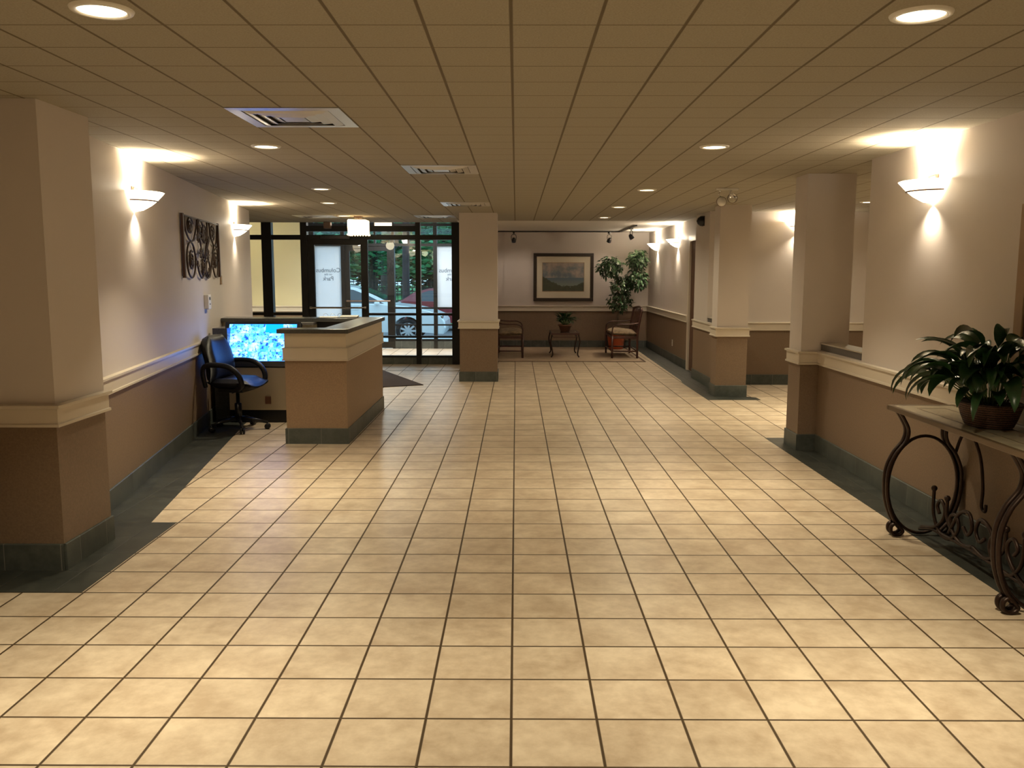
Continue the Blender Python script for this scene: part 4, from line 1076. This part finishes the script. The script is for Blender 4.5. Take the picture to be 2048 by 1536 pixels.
def car(name, label, paint, loc, sc_=1.0):
    """side-on saloon; local X forward (front wheel at 0), local Y = 0 is the near flank, z from the ground"""
    t = thing(name, label, 'car', loc)
    R = 0.315; WB = 2.70
    def arc(cx, r, a0, a1, n=10): return [(cx + r*math.cos(a0+(a1-a0)*k/n), R-0.01 + r*math.sin(a0+(a1-a0)*k/n)) for k in range(n+1)]
    prof = [(0.92, 0.24), (0.98, 0.40), (0.96, 0.56), (0.86, 0.70), (0.55, 0.83), (0.1, 0.93), (-0.32, 0.98), (-0.7, 1.00), (-2.6, 1.02), (-3.05, 1.05), (-3.5, 1.04), (-3.58, 0.90), (-3.62, 0.55), (-3.56, 0.28)]
    prof += [(x, z) for x, z in arc(-WB, 0.385, PI*1.02, -0.02*PI, 12)]
    prof += [(x, z) for x, z in arc(0.0, 0.385, PI*1.02, -0.02*PI, 12)]
    bm = bm_()
    secs = [(0.0, 0.93), (0.05, 1.0), (0.9, 1.015), (1.74, 1.0), (1.79, 0.93)]
    cx, cz = -1.3, 0.62
    V = [[bm.verts.new((cx+(x-cx)*(1-(1-s)*0.25), y, z if s >= 1 else cz+(z-cz)*(1-(1-s)*0.6) if z > 0.5 else z)) for x, z in prof] for y, s in secs]
    n = len(prof)
    for i in range(len(secs)-1):
        for k in range(n): bm.faces.new((V[i][k], V[i][(k+1) % n], V[i+1][(k+1) % n], V[i+1][k]))
    bm.faces.new(V[0]); bm.faces.new(V[-1][::-1])
    obj('body', bm, paint, t, bevel=0.0)
    # cabin
    base = [(-0.42, 0.97), (-3.15, 1.02)]
    cab = [(-0.36, 0.975), (-0.85, 1.22), (-1.35, 1.425), (-1.75, 1.485), (-2.25, 1.475), (-2.75, 1.35), (-3.25, 1.03)]
    bm = bm_()
    W_ = []
    for y, ins in ((0.03, 0.0), (1.76, 0.0)):
        row = []
        for x, z in cab:
            h = (z-0.97)/0.51
            yy = y + (0.17*h if y < 0.9 else -0.17*h)
            row.append(bm.verts.new((x, yy, z)))
        W_.append(row)
    for k in range(len(cab)-1): bm.faces.new((W_[0][k], W_[0][k+1], W_[1][k+1], W_[1][k]))
    bm.faces.new(W_[0]); bm.faces.new(W_[1][::-1]); bm.faces.new((W_[0][0], W_[1][0], W_[1][-1], W_[0][-1]))
    obj('roof', bm, paint, t)
    def side(lst, nm, m, off=0.006):
        bm = bm_()
        for sgn in (0, 1):
            a = []; b2 = []
            for x, z in lst:
                h = (z-0.97)/0.51
                y = 0.03+0.17*h - off; y2 = y + 0.012
                if sgn: y, y2 = 1.79-y, 1.79-y2
                a.append(bm.verts.new((x, y, z))); b2.append(bm.verts.new((x, y2, z)))
            bm.faces.new(a); bm.faces.new(b2[::-1])
            for k in range(len(a)): bm.faces.new((a[k], a[(k+1) % len(a)], b2[(k+1) % len(a)], b2[k]))
        return obj(nm, bm, m, t)
    side([(-0.62, 1.02), (-1.02, 1.22), (-1.42, 1.37), (-1.72, 1.41), (-1.76, 1.03)], 'side_window', M['carglass'])
    side([(-1.86, 1.03), (-1.82, 1.41), (-2.25, 1.40), (-2.62, 1.28), (-2.70, 1.05)], 'side_window', M['carglass'])
    bm = bm_()
    q = [(-0.45, 1.01), (-0.85, 1.225), (-1.30, 1.41)]
    a = [bm.verts.new((x+0.012, 0.12+0.17*(z-0.97)/0.51, z+0.012)) for x, z in q]; b2 = [bm.verts.new((x+0.012, 1.67-0.17*(z-0.97)/0.51, z+0.012)) for x, z in q]
    for k in range(2): bm.faces.new((a[k], a[k+1], b2[k+1], b2[k]))
    obj('windscreen', bm, M['carglass'], t)
    for sgn in (0, 1):
        y = -0.02 if not sgn else 1.81
        bm = bm_(); add_sphere(bm, (-0.78, y-0.06 if not sgn else y+0.06, 1.03), 0.1, 12, 8, (0.75, 0.9, 0.65)); obj('wing_mirror', bm, M['carglass'] if False else paint, t, True)
        for cxx in (0.0, -WB):
            mt = Matrix.Translation((cxx, (0.10 if not sgn else 1.69), R)) @ Matrix.Rotation(PI/2, 4, 'X')
            bm = bm_(); add_lathe(bm, [(0.215, -0.10), (0.30, -0.10), (R, -0.08), (R, 0.08), (0.30, 0.10), (0.215, 0.10), (0.215, 0.04), (0.215, -0.10)], 32, mtx=mt); wh = obj('tyre', bm, M['tyre'], t, True)
            bm = bm_(); e = 0.075 if not sgn else -0.075
            r1 = add_lathe(bm, [(0.222, e), (0.205, e*1.15), (0.195, e*0.9)], 32, mtx=mt)
            for k in range(9):
                aa = 2*PI*k/9; m5 = mt @ Matrix.Rotation(aa, 4, 'Z')
                add_box(bm, 0.03, 0.205, -0.026, 0.026, min(e*0.85, e*1.1), max(e*0.85, e*1.1), m5)
            add_lathe(bm, [(0.0, e*1.15), (0.055, e*1.15), (0.06, e*0.7)], 20, mtx=mt)
            obj('wheel_cover', bm, M['alloy'], wh)
            bm = bm_(); add_lathe(bm, [(0.001, e*0.3), (0.215, e*0.3)], 24, mtx=mt); obj('brake_disc', bm, M['tyre'], wh)
    bm = bm_(); add_box(bm, -1.45, -1.27, -0.02, 0.01, 0.86, 0.89); add_box(bm, -2.42, -2.24, -0.02, 0.01, 0.87, 0.90); obj('door_handle', bm, paint, t, bevel=0.006)
    bm = bm_(); add_box(bm, -3.56, -3.46, -0.004, 0.25, 0.78, 0.96); obj('tail_lamp', bm, M['lampred'], t, bevel=0.01)
    bm = bm_(); add_box(bm, 0.70, 0.90, 0.02, 0.3, 0.62, 0.72); obj('headlamp', bm, M['chrome'], t, bevel=0.02)
    t.scale = (sc_, sc_, sc_)
    return t
car('car', 'white saloon car parked side on outside the entrance doors', M['carwhite'], (-2.80, 22.5, GZ))
car('car', 'dark red car partly seen behind the bonnet of the white car', M['carred'], (-0.70, 27.2, GZ), 0.9)

# iron fence along the park
fn = thing('park_fence', 'black iron railing with ring frieze along the park edge', 'fence', (0, 31.0, GZ))
xs = [-12 + 0.13*k for k in range(110)]
bm = bm_()
for x in xs: add_box(bm, x-0.011, x+0.011, -0.011, 0.011, 0.05, 1.56)
obj('pickets', bm, M['black'], fn)
bm = bm_()
for z in (0.15, 1.16, 1.30, 1.50): add_box(bm, -12.1, 2.4, -0.018, 0.018, z-0.015, z+0.015)
obj('rails', bm, M['black'], fn)
bm = bm_()
for x in xs[:-1]: add_tube(bm, [(x+0.065+0.055*math.cos(a), -0.005, 1.23+0.055*math.sin(a)) for a in [2*PI*k/12 for k in range(12)]], 0.010, 5, closed=True)
obj('ring_frieze', bm, M['black'], fn)
for x in range(-12, 3, 2):
    bm = bm_(); add_box(bm, x-0.04, x+0.04, -0.04, 0.04, 0.0, 1.62); add_sphere(bm, (x, 0, 1.66), 0.055, 10, 8); obj('fence_post', bm, M['black'], fn)

lp = thing('street_lamp', 'slim dark street lamp seen through the right entrance panes', 'street lamp', (-4.25, 30.6, GZ+0.02))
bm = bm_(); add_lathe(bm, [(0.10, 0), (0.07, 0.3), (0.045, 0.4), (0.035, 2.6)], 12); obj('post', bm, M['black'], lp, True)
bm = bm_(); add_lathe(bm, [(0.03, 2.6), (0.13, 2.68), (0.17, 2.95), (0.10, 3.05), (0.02, 3.15)], 12); obj('lantern', bm, M['treebark'], lp, True)

def tree(label, loc, trunk, crown, n, ls, m, seed, group='park trees'):
    t = thing('park_tree', label, 'tree', loc, 0, group)
    bm = bm_(); add_tube(bm, spline(trunk[1], 5), trunk[0], 10, r2=trunk[0]*0.6); obj('trunk', bm, M['treebark'], t, True)
    r = random.Random(seed); bm = bm_()
    for (c, rr) in crown:
        for k in range(n):
            p = Vector((r.gauss(0, 0.45), r.gauss(0, 0.45), r.gauss(0, 0.45)))
            q = Vector(c) + Vector((p.x*rr[0], p.y*rr[1], p.z*rr[2]))
            m3 = Matrix.Rotation(r.uniform(0, 6.28), 4, 'Z') @ Matrix.Rotation(r.uniform(-1.2, 1.2), 4, 'X')
            s = ls*r.uniform(0.5, 1.2)
            vs = [bm.verts.new(q + (m3 @ Vector(v)) * s) for v in ((-0.5, 0, 0), (0, -0.25, 0.05), (0.5, 0, 0), (0, 0.25, 0.05))]
            bm.faces.new(vs)
    obj('foliage', bm, m, t)
    return t
tree('tall tree with a straight dark trunk standing just behind the red car', (-3.72, 29.6, GZ+0.0), (0.135, [(0, 0, 0), (0.0, 0, 2.5), (0.05, 0, 5), (0, 0, 7.5)]), [((0, 0, 7.5), (3, 3, 2.5))], 900, 0.35, M['treeleaf'], 1)
tree('bright green tree hanging low behind the fence, left of the entrance posts', (-6.6, 40, GZ), (0.25, [(0, 0, 0), (0.1, 0, 2), (0, 0, 5)]), [((0.2, 0, 3.6), (3.2, 2, 1.9)), ((1.7, -1, 2.6), (1.2, 1.2, 0.9)), ((-1.3, -1, 2.9), (1.6, 1.2, 1.3))], 1500, 0.34, M['treeleaf'], 2)
tree('leaning tree with a forked dark trunk behind the fence on the right', (-2.7, 38, GZ), (0.13, [(0.5, 0, 0), (0.1, 0, 1.2), (-0.1, 0, 2.2), (-0.6, 0, 3.6)]), [((-0.4, 0, 3.6), (2.2, 1.8, 1.4))], 1800, 0.3, M['treeleaf'], 3)
tree('thick grey trunked tree farther back in the park', (-7.0, 47, GZ), (0.36, [(0, 0, 0), (0.05, 0, 2.5), (0, 0, 6)]), [((0, 0, 5.5), (4.5, 3, 2.2))], 1500, 0.4, M['treeleaf'], 4)
far = tree('dark tree in the far row closing the park, leftmost', (-24, 72, GZ), (0.4, [(0, 0, 0), (0.1, 0, 3), (0, 0, 7)]), [((0, 0, 5.2), (6.5, 3, 4.2)), ((1, 0, 2.6), (6.5, 3, 1.5))], 2600, 0.8, M['treedark'], 9, 'far park trees')
names = ['dark tree in the far row, second from the left', 'dark tree in the far row, third from the left', 'dark tree in the middle of the far row', 'dark tree in the far row, third from the right', 'dark tree in the far row, second from the right', 'dark tree in the far row closing the park, rightmost']
for k, nm in enumerate(names): dup(far, (-19.5 + 4.2*k, 72 + (k % 3)*1.5, GZ), 0.7*k, nm)
